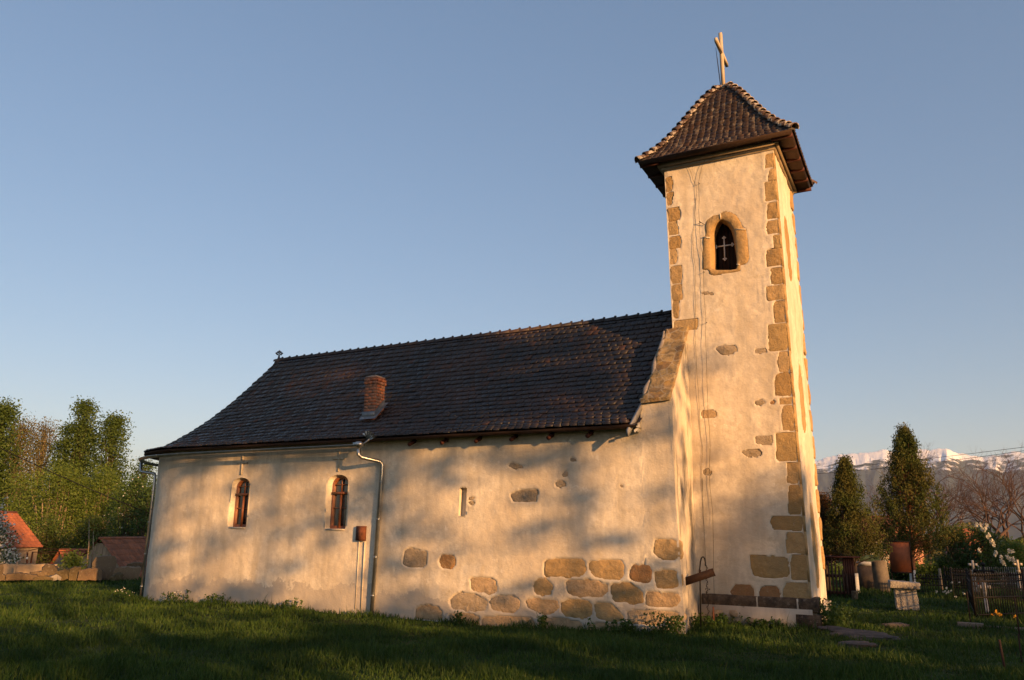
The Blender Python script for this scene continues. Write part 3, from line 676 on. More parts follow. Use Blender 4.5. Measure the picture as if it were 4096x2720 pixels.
# cornice under the tower roof
m=MB()
for (o,z0,z1) in ((.05,9.50,9.56),(.12,9.57,9.66)):
    x0,x1,y0,y1=TXL1-o,TXR1+o,YT-o,YB+o
    m.box(((x0+x1)/2,y0+.05,(z0+z1)/2),(x1-x0,.1,z1-z0));m.box(((x0+x1)/2,y1-.05,(z0+z1)/2),(x1-x0,.1,z1-z0))
    m.box((x0+.05,(y0+y1)/2,(z0+z1)/2),(.1,y1-y0-.204,z1-z0));m.box((x1-.05,(y0+y1)/2,(z0+z1)/2),(.1,y1-y0-.204,z1-z0))
cornice=m.build('cornice',CORN,church)
# ---------------- roofs
def tile(m,p,a,u,nrm,w,L,tilt=.024,th=.030):
    """tile: p = bottom centre, a across, u up-slope, nrm outward; rounded lower edge"""
    k=[-.5,-.32,0,.32,.5];dl=[.20,.05,0,.05,.20]
    V=[p+a*(q*w)+u*(d*w)+nrm*tilt for q,d in zip(k,dl)]+[p+a*(q*w)+u*(d*w)+nrm*(tilt-th) for q,d in zip(k,dl)]+[p-a*(w*.5)+u*L,p+a*(w*.5)+u*L]
    m.add(V,[(0,1,2,3,4,11,10)]+[(i,5+i,6+i,i+1) for i in range(4)]+[(0,10,5),(4,9,11)])
ER=RA+.40; EZ=3.40; RZ=6.56; XRIDGE=XA-.05
def nave_pt(s,t,side=1):
    """s: unrolled along eave (X for the straight part), t 0..1 up the slope"""
    if s>XA: e=np.array([s,YC-ER,0.]);top=np.array([s,YC,0.])
    else:
        th=(XA-s)/ER;e=np.array([XA-ER*math.sin(th),YC-ER*math.cos(th),0.]);top=np.array([XRIDGE,YC,0.])
    rz=RZ+.012*max(0,-s-4)*-1*.35+ .04*math.sin(s*1.3)*0
    p=e*(1-t)+top*t
    z=EZ+(rz-EZ)*(t-.05*math.sin(math.pi*min(1,t))*(1.0)+.05*(1-min(1,t/.16))**2)-.035*math.sin(math.pi*t)*math.sin((s+4)*.25)**2
    if s<=XA: z-=.16*math.sin(math.pi*t)
    else: z-=.16*math.sin(math.pi*t)*float(sstep(XA+4,XA,s))
    p[2]=z;return p
rm=MB();rt=random.Random(11);NR=25;SMIN=XA-math.pi*ER
for r in range(NR):
    t=r/NR
    segs=[]
    # straight part
    w=.168;n=int((-4.60-XA)/w);xr=-4.755+min(.15,.035*r)
    s=xr-w/2-(w/2 if r%2 else 0)
    while s>XA-.02: segs.append(s);s-=w
    # apse part with fewer tiles per row
    Ln=ER*math.pi*(1-t);na=max(3,int(Ln/w))
    for j in range(na): segs.append(XA-(j+.5+.25*(r%2))/na*ER*math.pi)
    for s in segs:
        s=max(s,SMIN+.001)
        p=nave_pt(s,t);q=nave_pt(s,min(1,t+1.85/NR));ds=.02;a=nave_pt(s+ds,t)-nave_pt(s-ds,t);a/=np.linalg.norm(a)+1e-9
        u=q-p;L=np.linalg.norm(u);u/=L;nr=np.cross(a,u);nr/=np.linalg.norm(nr)
        a=a*1+u*rt.gauss(0,.03);ww=.172
        tile(rm,p+nr*rt.uniform(0,.006)+u*rt.gauss(0,.004),a,u,nr,ww,L,.055+rt.uniform(-.007,.009))
# back slope: plain courses
for r in range(NR):
    t=r/NR;p0=nave_pt(-10,t);p1=nave_pt(-10,min(1,t+1.2/NR))
    y0,y1=2*YC-p0[1],2*YC-p1[1]
    rm.add([(-4.6,y0,p0[2]+.02),(XA,y0,p0[2]+.02),(XA,y1,p1[2]),(-4.6,y1,p1[2])],[(0,1,2,3)])
# sheathing under the tiles
ss=[-4.60]+list(np.linspace(-4.7,XA,20))+list(np.linspace(XA-.05,SMIN,40));tt=np.linspace(0,1,14)
V=np.array([[nave_pt(s,t)-np.array([0,0,.012]) for t in tt] for s in ss]);idx=np.arange(V.shape[0]*V.shape[1]).reshape(V.shape[:2])
rm.add(V.reshape(-1,3),np.stack([idx[:-1,:-1],idx[1:,:-1],idx[1:,1:],idx[:-1,1:]],-1).reshape(-1,4))
nroof=rm.build('nave_roof',TN,church)
def halfpipe(m,p0,p1,r0,r1,up,n=9):
    p0=np.array(p0,float);p1=np.array(p1,float);t=p1-p0;t/=np.linalg.norm(t);a=np.cross(t,up);a/=np.linalg.norm(a);b=np.cross(a,t)
    th=np.linspace(-.15,math.pi+.15,n);V=[]
    for p,r in ((p0,r0),(p0,r0-.014),(p1,r1)):
        V.append(p+np.cos(th)[:,None]*a*r+np.sin(th)[:,None]*b*r)
    m.add(np.concatenate(V),[(j,j+1,2*n+j+1,2*n+j) for j in range(n-1)]+[(j,n+j,n+j+1,j+1) for j in range(n-1)])
m=MB();x=-4.45
while x>XRIDGE-.02:
    z0=nave_pt(x,1)[2];z1=nave_pt(x-.29,1)[2]
    halfpipe(m,(x,YC,z0+.0),(x-.31,YC,z1-.012),.088,.076,np.array([0,0,1.]));
    m.lathe([(.001,0),(.03,.0),(.034,.018),(.001,.034)],(x-.02,YC,z0+.082),8);x-=.285
m.build('ridge_tiles',RT,nroof)
m=MB();fp=onY(1111,1438,YC);fx0=np.array([XRIDGE-.02,YC,nave_pt(XRIDGE,1)[2]])
m.lathe([(.13,-.08),(.1,.02),(.045,.07),(.03,.12),(.02,.2)],fx0,10)
for (a,b) in ((0,.24),(-.055,.20),(.055,.20),(-.045,.27),(.045,.27),(0,.30),(-.09,.235),(.09,.235)):
    m.lathe([(.001,-.03),(.024,-.018),(.03,0),(.024,.018),(.001,.03)],fx0+np.array([a*.8,a*.5,b]),8)
m.build('roof_finial',RT,nroof,smooth=True)
# soffit, eave board, rafter ends
m=MB();V=[];ss=list(np.linspace(-4.62,XA,30))+list(np.linspace(XA-.05,SMIN,40))
for s in ss:
    p=nave_pt(s,0);q=nave_pt(s,.2)
    if s>XA: w_=np.array([s,YN+.02,3.53])
    else:
        th=(XA-s)/ER;w_=np.array([XA-(RA-.02)*math.sin(th),YC-(RA-.02)*math.cos(th),3.53])
    e=p*1.0;V+=[e-np.array([0,0,.015]),e*.97+w_*.03-np.array([0,0,.05]),w_]
m.add(V,[(3*i+k,3*i+3+k,3*i+4+k,3*i+1+k) for i in range(len(ss)-1) for k in (0,1)])
m.build('soffit',WOOD,nroof)
for i in range(6):
    x=-5.63-i*.822;m=MB();m.tube([(x,YN+.05,3.52),(x,YC-ER+.19,3.40)],.045,8);m.build('rafter_end',RED,nroof)
# verge flashing at the right end and its little boarded infill
m=MB();A_=np.array([-4.745,13.655,3.40]);B_=np.array([-4.60,14.12,3.985]);V=[]
for p in (A_,B_): V+=[p+np.array([-.03,0,.06]),p+np.array([.012,0,.055]),p+np.array([.012,0,-.075]),p+np.array([-.03,0,-.075])]
m.add(V,[(k,4+k,4+(k+1)%4,(k+1)%4) for k in range(4)]+[(0,1,2,3),(7,6,5,4)])
m.build('verge_flashing',simple('grey_verge_board',(.30,.29,.28),(.22,.215,.21),9,.6),nroof)
m=MB()
for k in range(5):
    y=13.80+k*.06;zt=3.30+(y-13.68)*.93;m.box((-4.66+.004*(k%2),y,(3.44+zt)/2+.02),(.02,.055,max(.05,zt-3.42)))
m.build('verge_boards',WHITE,nroof)
# gutter round the apse
gpts=[];
for s in list(np.linspace(-10.95,XA,24))+list(np.linspace(XA-.1,XA-ER*1.75,40)):
    if s>XA: gpts.append((s,YC-ER-.055,EZ+.015+.004*(s+10.9)*.3))
    else:
        th=(XA-s)/ER;gpts.append((XA-(ER+.055)*math.sin(th),YC-(ER+.055)*math.cos(th),EZ-.0))
m=MB();m.tube(gpts,.062,9,half=(math.pi*.0,math.pi*1.0));m.tube(gpts,.058,9,half=(math.pi*.0,math.pi*1.0))
G=np.array(gpts);nm=np.gradient(G,axis=0);nm/=np.linalg.norm(nm,axis=1)[:,None]
def hg(side):
    V=[];
    for p,t in zip(G,nm):
        a=np.cross(t,[0,0,1.])
        for th in np.linspace(0,math.pi,9): V.append(p+a*.062*math.cos(th)+np.array([0,0,-.062*math.sin(th)]))
    return V
m=MB();V=hg(0);m.add(V,[(9*i+k,9*i+9+k,9*i+10+k,9*i+1+k) for i in range(len(G)-1) for k in range(8)])
a0=np.cross(nm[0],[0,0,1.]);m.tube([p+np.cross(t,[0,0,1.])*.062*(-1 if False else 1) for p,t in zip(G,nm)],.008,5);m.tube([p-np.cross(t,[0,0,1.])*.062 for p,t in zip(G,nm)],.008,5)
m.add([G[0]+a0*.062*math.cos(th)+np.array([0,0,-.062*math.sin(th)]) for th in np.linspace(0,math.pi,9)],[tuple(range(9))])
gut=m.build('gutter',ZINC,church,smooth=True)
for i in range(2,len(G),5):
    p,t=G[i],nm[i];a=np.cross(t,[0,0,1.]);m=MB()
    m.tube([p+a*.068*math.cos(th)*1.02+np.array([0,0,.01-.068*math.sin(th)]) for th in np.linspace(-.1,math.pi+.1,9)],.007,5);m.build('gutter_bracket',ZINC,gut)
def downspout(pts,r=.042):
    m=MB();m.tube(pts,r,12);d=m.build('downspout',ZINC,church,smooth=True)
    P=[np.array(q) for q in pts];a,b=P[-2],P[-1]
    for k in (.12,.37,.62,.87): c=MB();q=a+(b-a)*k;c.tube([q+(b-a)*.004,q-(b-a)*.004],r+.008,12);c.build('pipe_collar',ZINC,d,smooth=False)
    return d
HX=float(onY(1437,1768,YC-ER-.05)[0]);WX=float(onY(1530,1840,YN-.065)[0]);WB=float(onY(1486,2450,YN-.065)[0])
d2=downspout([(HX,YC-ER-.05,3.40),(HX,YC-ER-.05,3.20),(HX+.05,YC-ER+.0,3.14),(WX-.04,YN-.09,3.07),(WX,YN-.065,3.0),(WB,YN-.065,-.15)])
m=MB();m.lathe([(.05,-.03),(.09,.05),(.1,.1),(.06,.12)],(HX,YC-ER-.05,3.36),10);m.box((HX,YC-ER-.06,3.42),(.2,.16,.08));m.build('rainwater_hopper',ZINC,d2)
th1=.66;e1=(XA-(RA+.05)*math.sin(th1),YC-(RA+.05)*math.cos(th1));e0=(XA-(ER+.06)*math.sin(th1+.12),YC-(ER+.06)*math.cos(th1+.12))
downspout([(e0[0],e0[1],3.36),(e0[0],e0[1],3.14),(e0[0]*.92+e1[0]*.08,e0[1]*.92+e1[1]*.08,3.09),(e1[0]*.95+e0[0]*.05,e1[1]*.95+e0[1]*.05,3.03),(e1[0],e1[1],2.96),(e1[0],e1[1],-.35)],.038)
m=MB();fc=np.array([-10.66,YC-ER-.03,3.50])
for k in range(6):
    a=.25+k*.38;m.add([fc,fc+np.array([math.cos(a)*.2,-.03,math.sin(a)*.2]),fc+np.array([math.cos(a+.16)*.2,-.05,math.sin(a+.16)*.2]),fc+np.array([0,.02,0])],[(0,1,2),(0,2,3),(0,1,3)])
m.tube([(-10.92,YC-ER-.05,3.33),(-10.6,YC-ER-.08,3.52)],.014,6);m.build('gutter_end_guard',ZINC,gut)
# brick chimney
CX0,CX1,CY0,CY1=-11.52,-11.20,14.5,14.86
m=MB();m.box(((CX0+CX1)/2,(CY0+CY1)/2,4.55),(CX1-CX0-.02,CY1-CY0-.02,1.2))
chb=m.build('chimney',MORT,nroof)
m=MB()
for k in range(15):
    z=4.03+k*.073;ex=.022 if k>=13 else 0;o=k%2
    def row(x0,x1,y0,y1,face):
        L=(x1-x0) if face=='x' else (y1-y0);c=[0,.36,1] if o else [0,.64,1]
        if L>.34: c=[0,.3,.68,1] if o else [0,.5,1]
        for a,b in zip(c[:-1],c[1:]):
            if face=='x': m.box(((x0+(a+b)/2*L),(y0+y1)/2,z),((b-a)*L-.012,y1-y0,.060))
            else: m.box(((x0+x1)/2,y0+(a+b)/2*L,z),(x1-x0,(b-a)*L-.012,.060))
    row(CX0-ex,CX1+ex,CY0-ex,CY0+.05,'x');row(CX0-ex,CX1+ex,CY1-.05,CY1+ex,'x')
    row(CX1-.05,CX1+ex,CY0+.055-ex,CY1-.055+ex,'y');row(CX0-ex,CX0+.05,CY0+.055-ex,CY1-.055+ex,'y')
m.box(((CX0+CX1)/2,(CY0+CY1)/2,5.11),(.34,.36,.03));m.build('brickwork',BRICK,chb)
m=MB()
sl=lambda y:EZ+(RZ-EZ)*(y-(YC-ER))/ER
V=[(CX0-.04,CY0-.10,sl(CY0-.10)+.035),(CX1+.1,CY0-.10,sl(CY0-.10)+.035),(CX1+.1,CY1+.02,sl(CY1)+.045),(CX0-.04,CY1+.02,sl(CY1)+.045)]
m.add(V,[(0,1,2,3)]);m.box(((CX0+CX1)/2,CY0-.012,sl(CY0)+.06),(CX1-CX0+.05,.02,.14))
m.add([(CX1+.012,CY0-.02,sl(CY0)-.02),(CX1+.012,CY1,sl(CY1)-.02),(CX1+.012,CY1,sl(CY1)+.14),(CX1+.012,CY0-.02,sl(CY0)+.13)],[(0,1,2,3)])
m.build('chimney_flashing',LEAD,chb)
# tower roof
TC=np.array([-3.345,YC]);TX0,TX1,TY0,TY1=-5.03,-1.70,15.44,18.46;TZ0=9.70;THT=2.26
prof_h=[0,.16,.35,.57,.79,.94,1.0];prof_r=[1,.78,.60,.43,.26,.12,.03]
def troof(t,side,k):
    """t 0..1 height fraction param, side 0 front,1 right,2 back,3 left, k -1..1 across"""
    r=float(np.interp(t,np.linspace(0,1,7),prof_r));h=float(np.interp(t,np.linspace(0,1,7),prof_h))
    hx=(TX1-TX0)/2*r;hy=(TY1-TY0)/2*r;z=TZ0+h*THT+.03*abs(k)**3*(1-t)
    c={0:(k*hx,-hy),1:(hx,k*hy),2:(-k*hx,hy),3:(-hx,-k*hy)}[side]
    return np.array([TC[0]+c[0],TC[1]+c[1],z])
arc=[0];tf_=np.linspace(0,1,200);pp=[troof(t,0,0) for t in tf_];dl=np.r_[0,np.cumsum([np.linalg.norm(pp[i+1]-pp[i]) for i in range(199)])]
m=MB();NRT=20
for r in range(NRT):
    L0=dl[-1]*r/NRT;t=float(np.interp(L0,dl,tf_));t2=float(np.interp(min(dl[-1],L0+dl[-1]*1.8/NRT),dl,tf_))
    for sd in range(4):
        e0,e1=troof(t,sd,-1),troof(t,sd,1);wl=np.linalg.norm(e1-e0);n=max(1,int(round(wl/.14)))
        for j in range(-1,n+1):
            k=((j+.5+.5*(r%2))/n)*2-1
            if abs(k)>1.0: continue
            p=troof(t,sd,k);kk=k*np.interp(t,np.linspace(0,1,7),prof_r)/max(.02,np.interp(t2,np.linspace(0,1,7),prof_r));kk=max(-1,min(1,kk));q=troof(t2,sd,kk)
            a=(e1-e0)/wl;u=q-p;L=np.linalg.norm(u);u/=L;nr=np.cross(a,u);nr/=np.linalg.norm(nr)
            tile(m,p+nr*rt.uniform(0,.005),a,u,nr,.146,L,.028)
for sd in range(4):
    V=np.array([[troof(t,sd,k)-np.array([0,0,.01]) for k in np.linspace(-1,1,9)] for t in np.linspace(0,1,13)]);idx=np.arange(117).reshape(13,9)
    m.add(V.reshape(-1,3),np.stack([idx[:-1,:-1],idx[:-1,1:],idx[1:,1:],idx[1:,:-1]],-1).reshape(-1,4))
troo=m.build('tower_roof',TT,church)
for sd in range(4):
    m=MB();NH=15
    for i in range(NH):
        L0=dl[-1]*i/NH;ta=float(np.interp(L0-.0,dl,tf_));tb=float(np.interp(min(dl[-1],L0+dl[-1]*1.2/NH),dl,tf_))
        p,q=troof(ta,sd,1),troof(tb,sd,1);up=p-np.array([TC[0],TC[1],p[2]-1.6]);up/=np.linalg.norm(up)
        halfpipe(m,p+up*.045,q+up*.005,.105,.075,up)
    m.build('hip_tiles',HT,troo)
# boarded eaves under the tower roof
m=MB();z=TZ0-.03;e=.02
C0=[(TX0+e,TY0+e,z+.03),(TX1-e,TY0+e,z+.03),(TX1-e,TY1-e,z+.03),(TX0+e,TY1-e,z+.03)];C1=[(TX0+e+.03,TY0+e+.03,z-.05),(TX1-e-.03,TY0+e+.03,z-.05),(TX1-e-.03,TY1-e-.03,z-.05),(TX0+e+.03,TY1-e-.03,z-.05)]
C2=[(TXL1,YT,z+.02),(TXR1,YT,z+.02),(TXR1,YB,z+.02),(TXL1,YB,z+.02)]
m.add(C0+C1+C2,[(i,(i+1)%4,4+(i+1)%4,4+i) for i in range(4)]+[(4+i,4+(i+1)%4,8+(i+1)%4,8+i) for i in range(4)]);m.build('eaves_boards',WOOD,troo)
for x_ in (-1.93,-4.78):
    for k in range(6): m=MB();m.box((x_,YT-.2+k*.58,z-.035),(.42,.07,.07));m.build('rafter_foot',RED,troo)
# cross and lightning rod
m=MB();zc=TZ0+THT;cb=np.array([TC[0],TC[1],0])
m.box((cb[0],cb[1],(zc-.1+13.46)/2),(.08,.09,13.46-zc+.1))
ca=np.array(onY(*(2400+.7651*634,.7651*283),YC));zc2=12.93
m.box((cb[0],cb[1]-.32,zc2),(.07,.54,.095));m.box((cb[0],cb[1]+.32,zc2),(.07,.54,.095))
m.lathe([(.14,-.06),(.12,.02),(.07,.09),(.045,.13)],(cb[0],cb[1],zc-.06),12);m.build('roof_cross',simple('cross_wood',(.50,.42,.30),(.36,.28,.19),10,.8,stretch=(3,3,.5),bump=.003),troo)
m=MB();m.tube([(cb[0]-.05,cb[1]-.05,zc-.02),(cb[0]-.09,cb[1]-.09,12.7),(cb[0]-.11,cb[1]-.1,13.05)],[.012,.010,.004],6);m.build('lightning_rod',IRON,troo)
# lightning conductor and cable down the tower face
def wire(pts,o,r=.005):
    P3=[(lambda q:(q[0],YT-o,q[2]))(onY(*p,YT-o)) for p in pts];m.tube(P3,r,5)
m=MB()
z8f=lambda x,y:(2500+.5102*x,1200+.5102*y)
wa=[(2400+.7651*x,.7651*y) for x,y in ((548,838),(530,880),(515,955),(519,1040),(516,1100),(520,1160),(521,1210),(528,1290),(540,1350),(541,1420),(545,1568))]
wa+=[z8f(*p) for p in ((628,60),(634,160),(632,300),(640,500),(643,640),(648,780),(652,930),(662,1000),(668,1150),(662,1300),(666,1450))]
wa+=[(2400+.8929*x,1200+.8929*y) for x,y in ((490,740),(492,830),(505,950),(508,1100),(508,1200),(512,1330))]
wire(wa,.05,.0034)
for p in (wa[2],wa[5],wa[9],z8f(634,175)):
    q=onY(*p,YT-.07);m.tube([q,(q[0]+.01,YT+.03,q[2]+.01)],.006,5)
q1=z7(300,420);q2=z7(375,470);a_=onY(*q1,YT-.07);b_=onY(*q2,YT-.02);m.tube([a_,b_],.006,5)
m.build('lightning_conductor',IRON,church)
m=MB()
wb=[z8f(*p) for p in ((552,0),(552,150),(550,300),(558,450),(565,600),(575,700),(580,800),(583,940),(592,1050),(607,1150),(600,1350),(606,1500))]+[(2400+.8929*x,1200+.8929*y) for x,y in ((458,800),(460,900),(470,1100),(475,1200))]
wb=[(2400+.7651*x,.7651*y) for x,y in ((455,862),(478,905),(486,940),(503,970),(505,1020),(496,1080),(495,1180),(486,1220),(488,1320),(499,1400),(497,1480),(500,1560))]+wb
wire(wb,.02,.0028);m.build('cable',IRON,church)
# ---------------------------------------------------------------- vegetation builders
def quads(m,C,size,up=0.,asp=.55,rg=rng,drop=0.):
    n=len(C);a=rg.normal(size=(n,3));a[:,2]=a[:,2]*(1-up)+up*1.6
    a[:,2]-=drop;a/=np.linalg.norm(a,axis=1)[:,None]
    b=np.cross(a,rg.normal(size=(n,3)));b/=np.linalg.norm(b,axis=1)[:,None]
    s=(size*rg.uniform(.6,1.35,n))[:,None]
    V=np.stack([C-a*s*.5,C+b*s*.5*asp-a*s*.08,C+a*s*.5,C-b*s*.5*asp-a*s*.08],1).reshape(-1,3)
    m.add(V,np.arange(4*n).reshape(n,4))
def crown_tree(name,label,cat,base,h,rad,z0,prof,ncl,nlf,sig,leaf,lm,bark,group=None,seed=0,up=0.,asp=.55,lean=(0,0),tr=None,stems=1,flat=.8,bias=.5,parts=True,branch=True,petal=None,whiten=False,dens=None,band=None,nbr=170):
    r=np.random.default_rng(seed);base=np.array(base,float)
    T=thing(name,label,cat,base,group)
    t=r.uniform(0,1,ncl)
    if dens: t=np.array([q for q in r.uniform(0,1,ncl*4) if r.uniform()<dens(z0+(h-z0)*q)])[:ncl]
    ncl=len(t);an=r.uniform(0,2*math.pi,ncl);rr=(r.uniform(0,1,ncl)**bias)*np.array([prof(q) for q in t])*rad
    lob=1+.22*np.sin(3*an+seed)+.15*np.sin(5*an+7*t+seed*2);rr=rr*lob
    zc=z0+(h-z0)*t;L=np.array(lean)
    C=np.stack([base[0]+rr*np.cos(an)+L[0]*zc/h,base[1]+rr*np.sin(an)+L[1]*zc/h,base[2]+zc],1)
    tr=tr or .035*h*.5
    m=MB()
    for s in range(stems):
        a=2*math.pi*s/max(1,stems)+r.uniform(0,1);sp=0 if stems==1 else rad*.55
        zs=np.linspace(0,1,9);px=base[0]+L[0]*zs+sp*np.cos(a)*zs**1.3+.03*h*.3*np.sin(zs*7+s)*zs;py=base[1]+L[1]*zs+sp*np.sin(a)*zs**1.3
        top=h*(.92 if stems==1 else r.uniform(.6,.9))
        m.tube(np.stack([px,py,base[2]-.2+(top+.2)*zs],1),tr*(1-zs*.88),8)
    m.build('trunk',bark,T,smooth=True)
    if branch:
        m=MB()
        for c in C[:min(ncl,nbr)]:
            zz=max(.15*h if z0<.3*h else z0*.8,(c[2]-base[2])*r.uniform(.55,.8));k=zz/h
            if stems==1: p0=np.array([base[0]+L[0]*k,base[1]+L[1]*k,base[2]+zz])
            else:
                s=r.integers(stems);a=math.atan2(c[1]-base[1],c[0]-base[0]);p0=np.array([base[0]+L[0]*k+rad*.4*k*math.cos(a),base[1]+L[1]*k+rad*.4*k*math.sin(a),base[2]+zz*.9])
            mid=(p0+c)/2+np.array([0,0,(.10 if up<.5 else -.02)*np.linalg.norm(c-p0)])+r.normal(size=3)*.03*rad
            m.tube([p0,mid,c],[tr*.28*(1-k*.6),tr*.16,tr*.05],4,cap=False)
        m.build('branches',bark,T)
    m=MB();n=ncl*nlf;ci=np.repeat(C,nlf,0);sg=sig*r.uniform(.6,1.3,ncl).repeat(nlf)[:,None]
    d=np.clip(r.normal(size=(n,3)),-1.6,1.6)*sg;d[:,2]*=flat
    if band:
        lo,hi,nb,bs,bl=band;a2=r.uniform(0,2*math.pi,nb);r2=np.sqrt(r.uniform(0,1,nb))*rad*1.05
        C2=np.stack([base[0]+r2*np.cos(a2),base[1]+r2*np.sin(a2),base[2]+r.uniform(lo,hi,nb)],1);c2=np.repeat(C2,bl,0)
        quads(m,c2+r.normal(size=c2.shape)*(bs*r.uniform(.6,1.5,nb)).repeat(bl)[:,None],leaf*.8,up,asp,r)
    quads(m,ci+d,leaf,up,asp,r);cr=m.build('crown',lm,T)
    if petal is not None:
        m=MB();k=r.choice(n,int(n*petal[1]),replace=False);out=ci[k]+d[k]*1.15
        quads(m,out,petal[2],0,.9,r);m.build('blossom',petal[0],T)
    if whiten:
        m=MB();zs=np.linspace(0,.62,5);m.tube(np.stack([base[0]+L[0]*zs/h,base[1]+L[1]*zs/h,base[2]-.05+zs],1),[tr*1.22,tr*1.12,tr*1.08,tr*1.05,tr*1.04],9)
        m.build('limewashed_base',WHITE,T,smooth=True)
    return T
def bare_tree(name,label,base,h,seed,group,mat=None,spread=.5,depth=7):
    r=random.Random(seed);T=thing(name,label,'tree',base,group);m=MB();m2=MB()
    def br(p,d,L,rad,k):
        n=3;pts=[p];q=p
        dd=d.copy()
        for i in range(n):
            dd=dd+np.array([r.gauss(0,.13),r.gauss(0,.13),r.gauss(.03,.09)]);dd/=np.linalg.norm(dd);q=q+dd*L/n;pts.append(q)
        (m if k==0 else m2).tube(pts,np.linspace(rad,rad*.62,n+1)*.8,7 if k<2 else 3,cap=False)
        if k>=depth: return
        for c in range(3 if k in(0,1,3) else 2):
            ax=np.array([r.gauss(0,1),r.gauss(0,1),r.gauss(0,.5)]);ax-=dd*(ax@dd);ax/=np.linalg.norm(ax)+1e-9
            a=r.uniform(.3,.85)*spread*1.6;nd=dd*math.cos(a)+ax*math.sin(a);nd[2]+=.05
            st=pts[-1] if c<2 else pts[r.choice((1,2))]
            br(st,nd/np.linalg.norm(nd),L*r.uniform(.66,.88),rad*.62,k+1)
    br(np.array(base,float)-[0,0,.2],np.array([r.gauss(0,.06),r.gauss(0,.06),1.]),h*.27,h*.024,0)
    m.build('trunk',BARK,T,smooth=True);m2.build('branches',mat or TWIG,T);return T
ell=lambda t:math.sqrt(max(0,1-(2*t-1)**2))
egg=lambda t:(math.sin(math.pi*min(1,t**.75)))**.7 if 0<t<1 else 0
cone=lambda t:(1-t)**.75*min(1,.55+t*4)
dome=lambda t:math.sqrt(max(0,1-t*t))*min(1,.7+t)
D=lambda x,y:(x*1.7348,y*1.7348)
def gbase(u,v,dist=None):
    """point on the ground seen at photo pixel, or at a given distance along that direction"""
    p=onZ(u,v,0) if dist is None else at(u,v,dist)
    return np.array([p[0],p[1],float(gz(p[0],p[1]))])
def topz(u,v,dist): return at(u,v,dist)[2]
# ---- tall spring trees on the sun side, behind and right of the viewer: they dapple the walls
SH=np.array([math.sin(SUN_AZ),math.cos(SUN_AZ)]);SQ=np.array([-SH[1],SH[0]])
def tq(T,q): p=SH*T+SQ*q;return (p[0],p[1],float(gz(p[0],p[1])))
SHG='tall trees east of the church'
def band(lo,hi,k): # fewer leaf clumps between heights lo and hi
    return lambda z:k if lo<z<hi else 1.
for i,(T_,q,h,rad,ncl,nlf,z0,k) in enumerate([(15,2.5,13.4,3.1,100,70,4.8,.33),(15,6.5,13.6,3.0,110,70,4.8,.30),(17,10.0,14,2.4,95,70,5.4,.22),(14,-3.5,8,3.4,80,50,1.5,1.),(27,8.0,17.6,4.2,150,60,12.6,1.)]):
    crown_tree('ash_tree',['broad ash tree in thin spring leaf at the south end of the row','tall ash tree in thin spring leaf facing the middle of the church','narrow tall ash tree facing the church gable','low spreading ash tree at the far south of the meadow','tallest ash tree standing behind the row'][i],'tree',tq(T_,q),h,rad,z0,egg,int(ncl*1.0),int(nlf*.8),.27,.25,L_SPR,BARK,SHG,seed=60+i,stems=1,tr=.12,nbr=16,dens=band(6.0,10.8,0.0 if i<3 else 1),band=(5.8,11.0,78,.12,24) if i<3 else None)
for i,(T_,q,h,rad) in enumerate([(24,13.0,9.8,1.45),(24,15.6,6.9,2.2),(24,20.0,9.2,2.7),(25,25,9.6,2.9),(27,30.5,10,3.2),(20,-.5,6.8,2.8),(20,4.0,4.7,2.3),(20,8.6,6.3,2.5),(21,12.2,6.1,1.9)]):
    crown_tree('plum_tree',['slim plum tree opposite the bell tower','round plum tree just north of the slim one','plum tree in the middle of the orchard row','plum tree fourth along the orchard row','broad plum tree at the north end of the orchard row','bushy plum tree nearest the viewer','low plum tree in front of the broad ash tree','low plum tree in front of the tall ash trees','smallest plum tree of the orchard'][i],'tree',tq(T_,q),h,rad,.2 if rad>1.5 else 7.6,ell,150 if rad>1.5 else 34,56,.42,.27,L_BUSH,BARK,'orchard trees east of the church',seed=70+i,tr=.12)

# ---- right side: graveyard
zc=lambda x,y:(3200+.6824*x,1650+.6824*y)
def conifer(name,label,u,vb,vt,dist,wpx,lm,bark,seed,z0,ncl,nlf,leaf,white,prof=cone,bias=.35,lean=(0,0)):
    b=gbase(u,vb,dist);tz=topz(u,vt,dist);h=tz-b[2];rad=wpx/2/FPX*dist*1.03
    return crown_tree(name,label,'conifer',b,h,rad,z0,prof,int(ncl*1.9),int(nlf*1.3),.085,leaf*.60,lm,bark,'conifers in the graveyard',seed=seed,up=.75,asp=.42,tr=.09,bias=bias,flat=1.6,whiten=white,lean=lean)
u,v=zc(332,1078);conifer('thuja_tree','dark green pointed thuja standing beside the picket gate, its trunk limewashed',u,v,zc(0,285)[1],25.5,300*.6824,L_THUJA,BARK,1,1.12,170,70,.10,True,lambda t:(1-t)**.72*min(1,.8+t*2)*(1 if t<.8 else .9),.4)
u,v=zc(170,1078);conifer('browned_thuja','short rust brown thuja between the tower and the dark green thuja',u,v,zc(0,500)[1],26.6,190*.6824,L_BROWN,BARK,2,.9,90,60,.10,False,lambda t:math.sqrt(max(0,1-t*t))*.95+.05,.4)
u,v=zc(668,1060);conifer('thuja_tree','tallest thuja with a ragged tip and reddish limewashed trunk behind the notice board',u,v,zc(0,98)[1],29.5,370*.6824,L_THUJA,BARKR,3,1.15,260,66,.115,True,lambda t:(1-t)**.95*min(1,.75+t*3)+.08*(t<.97),.4,lean=(.22,0))
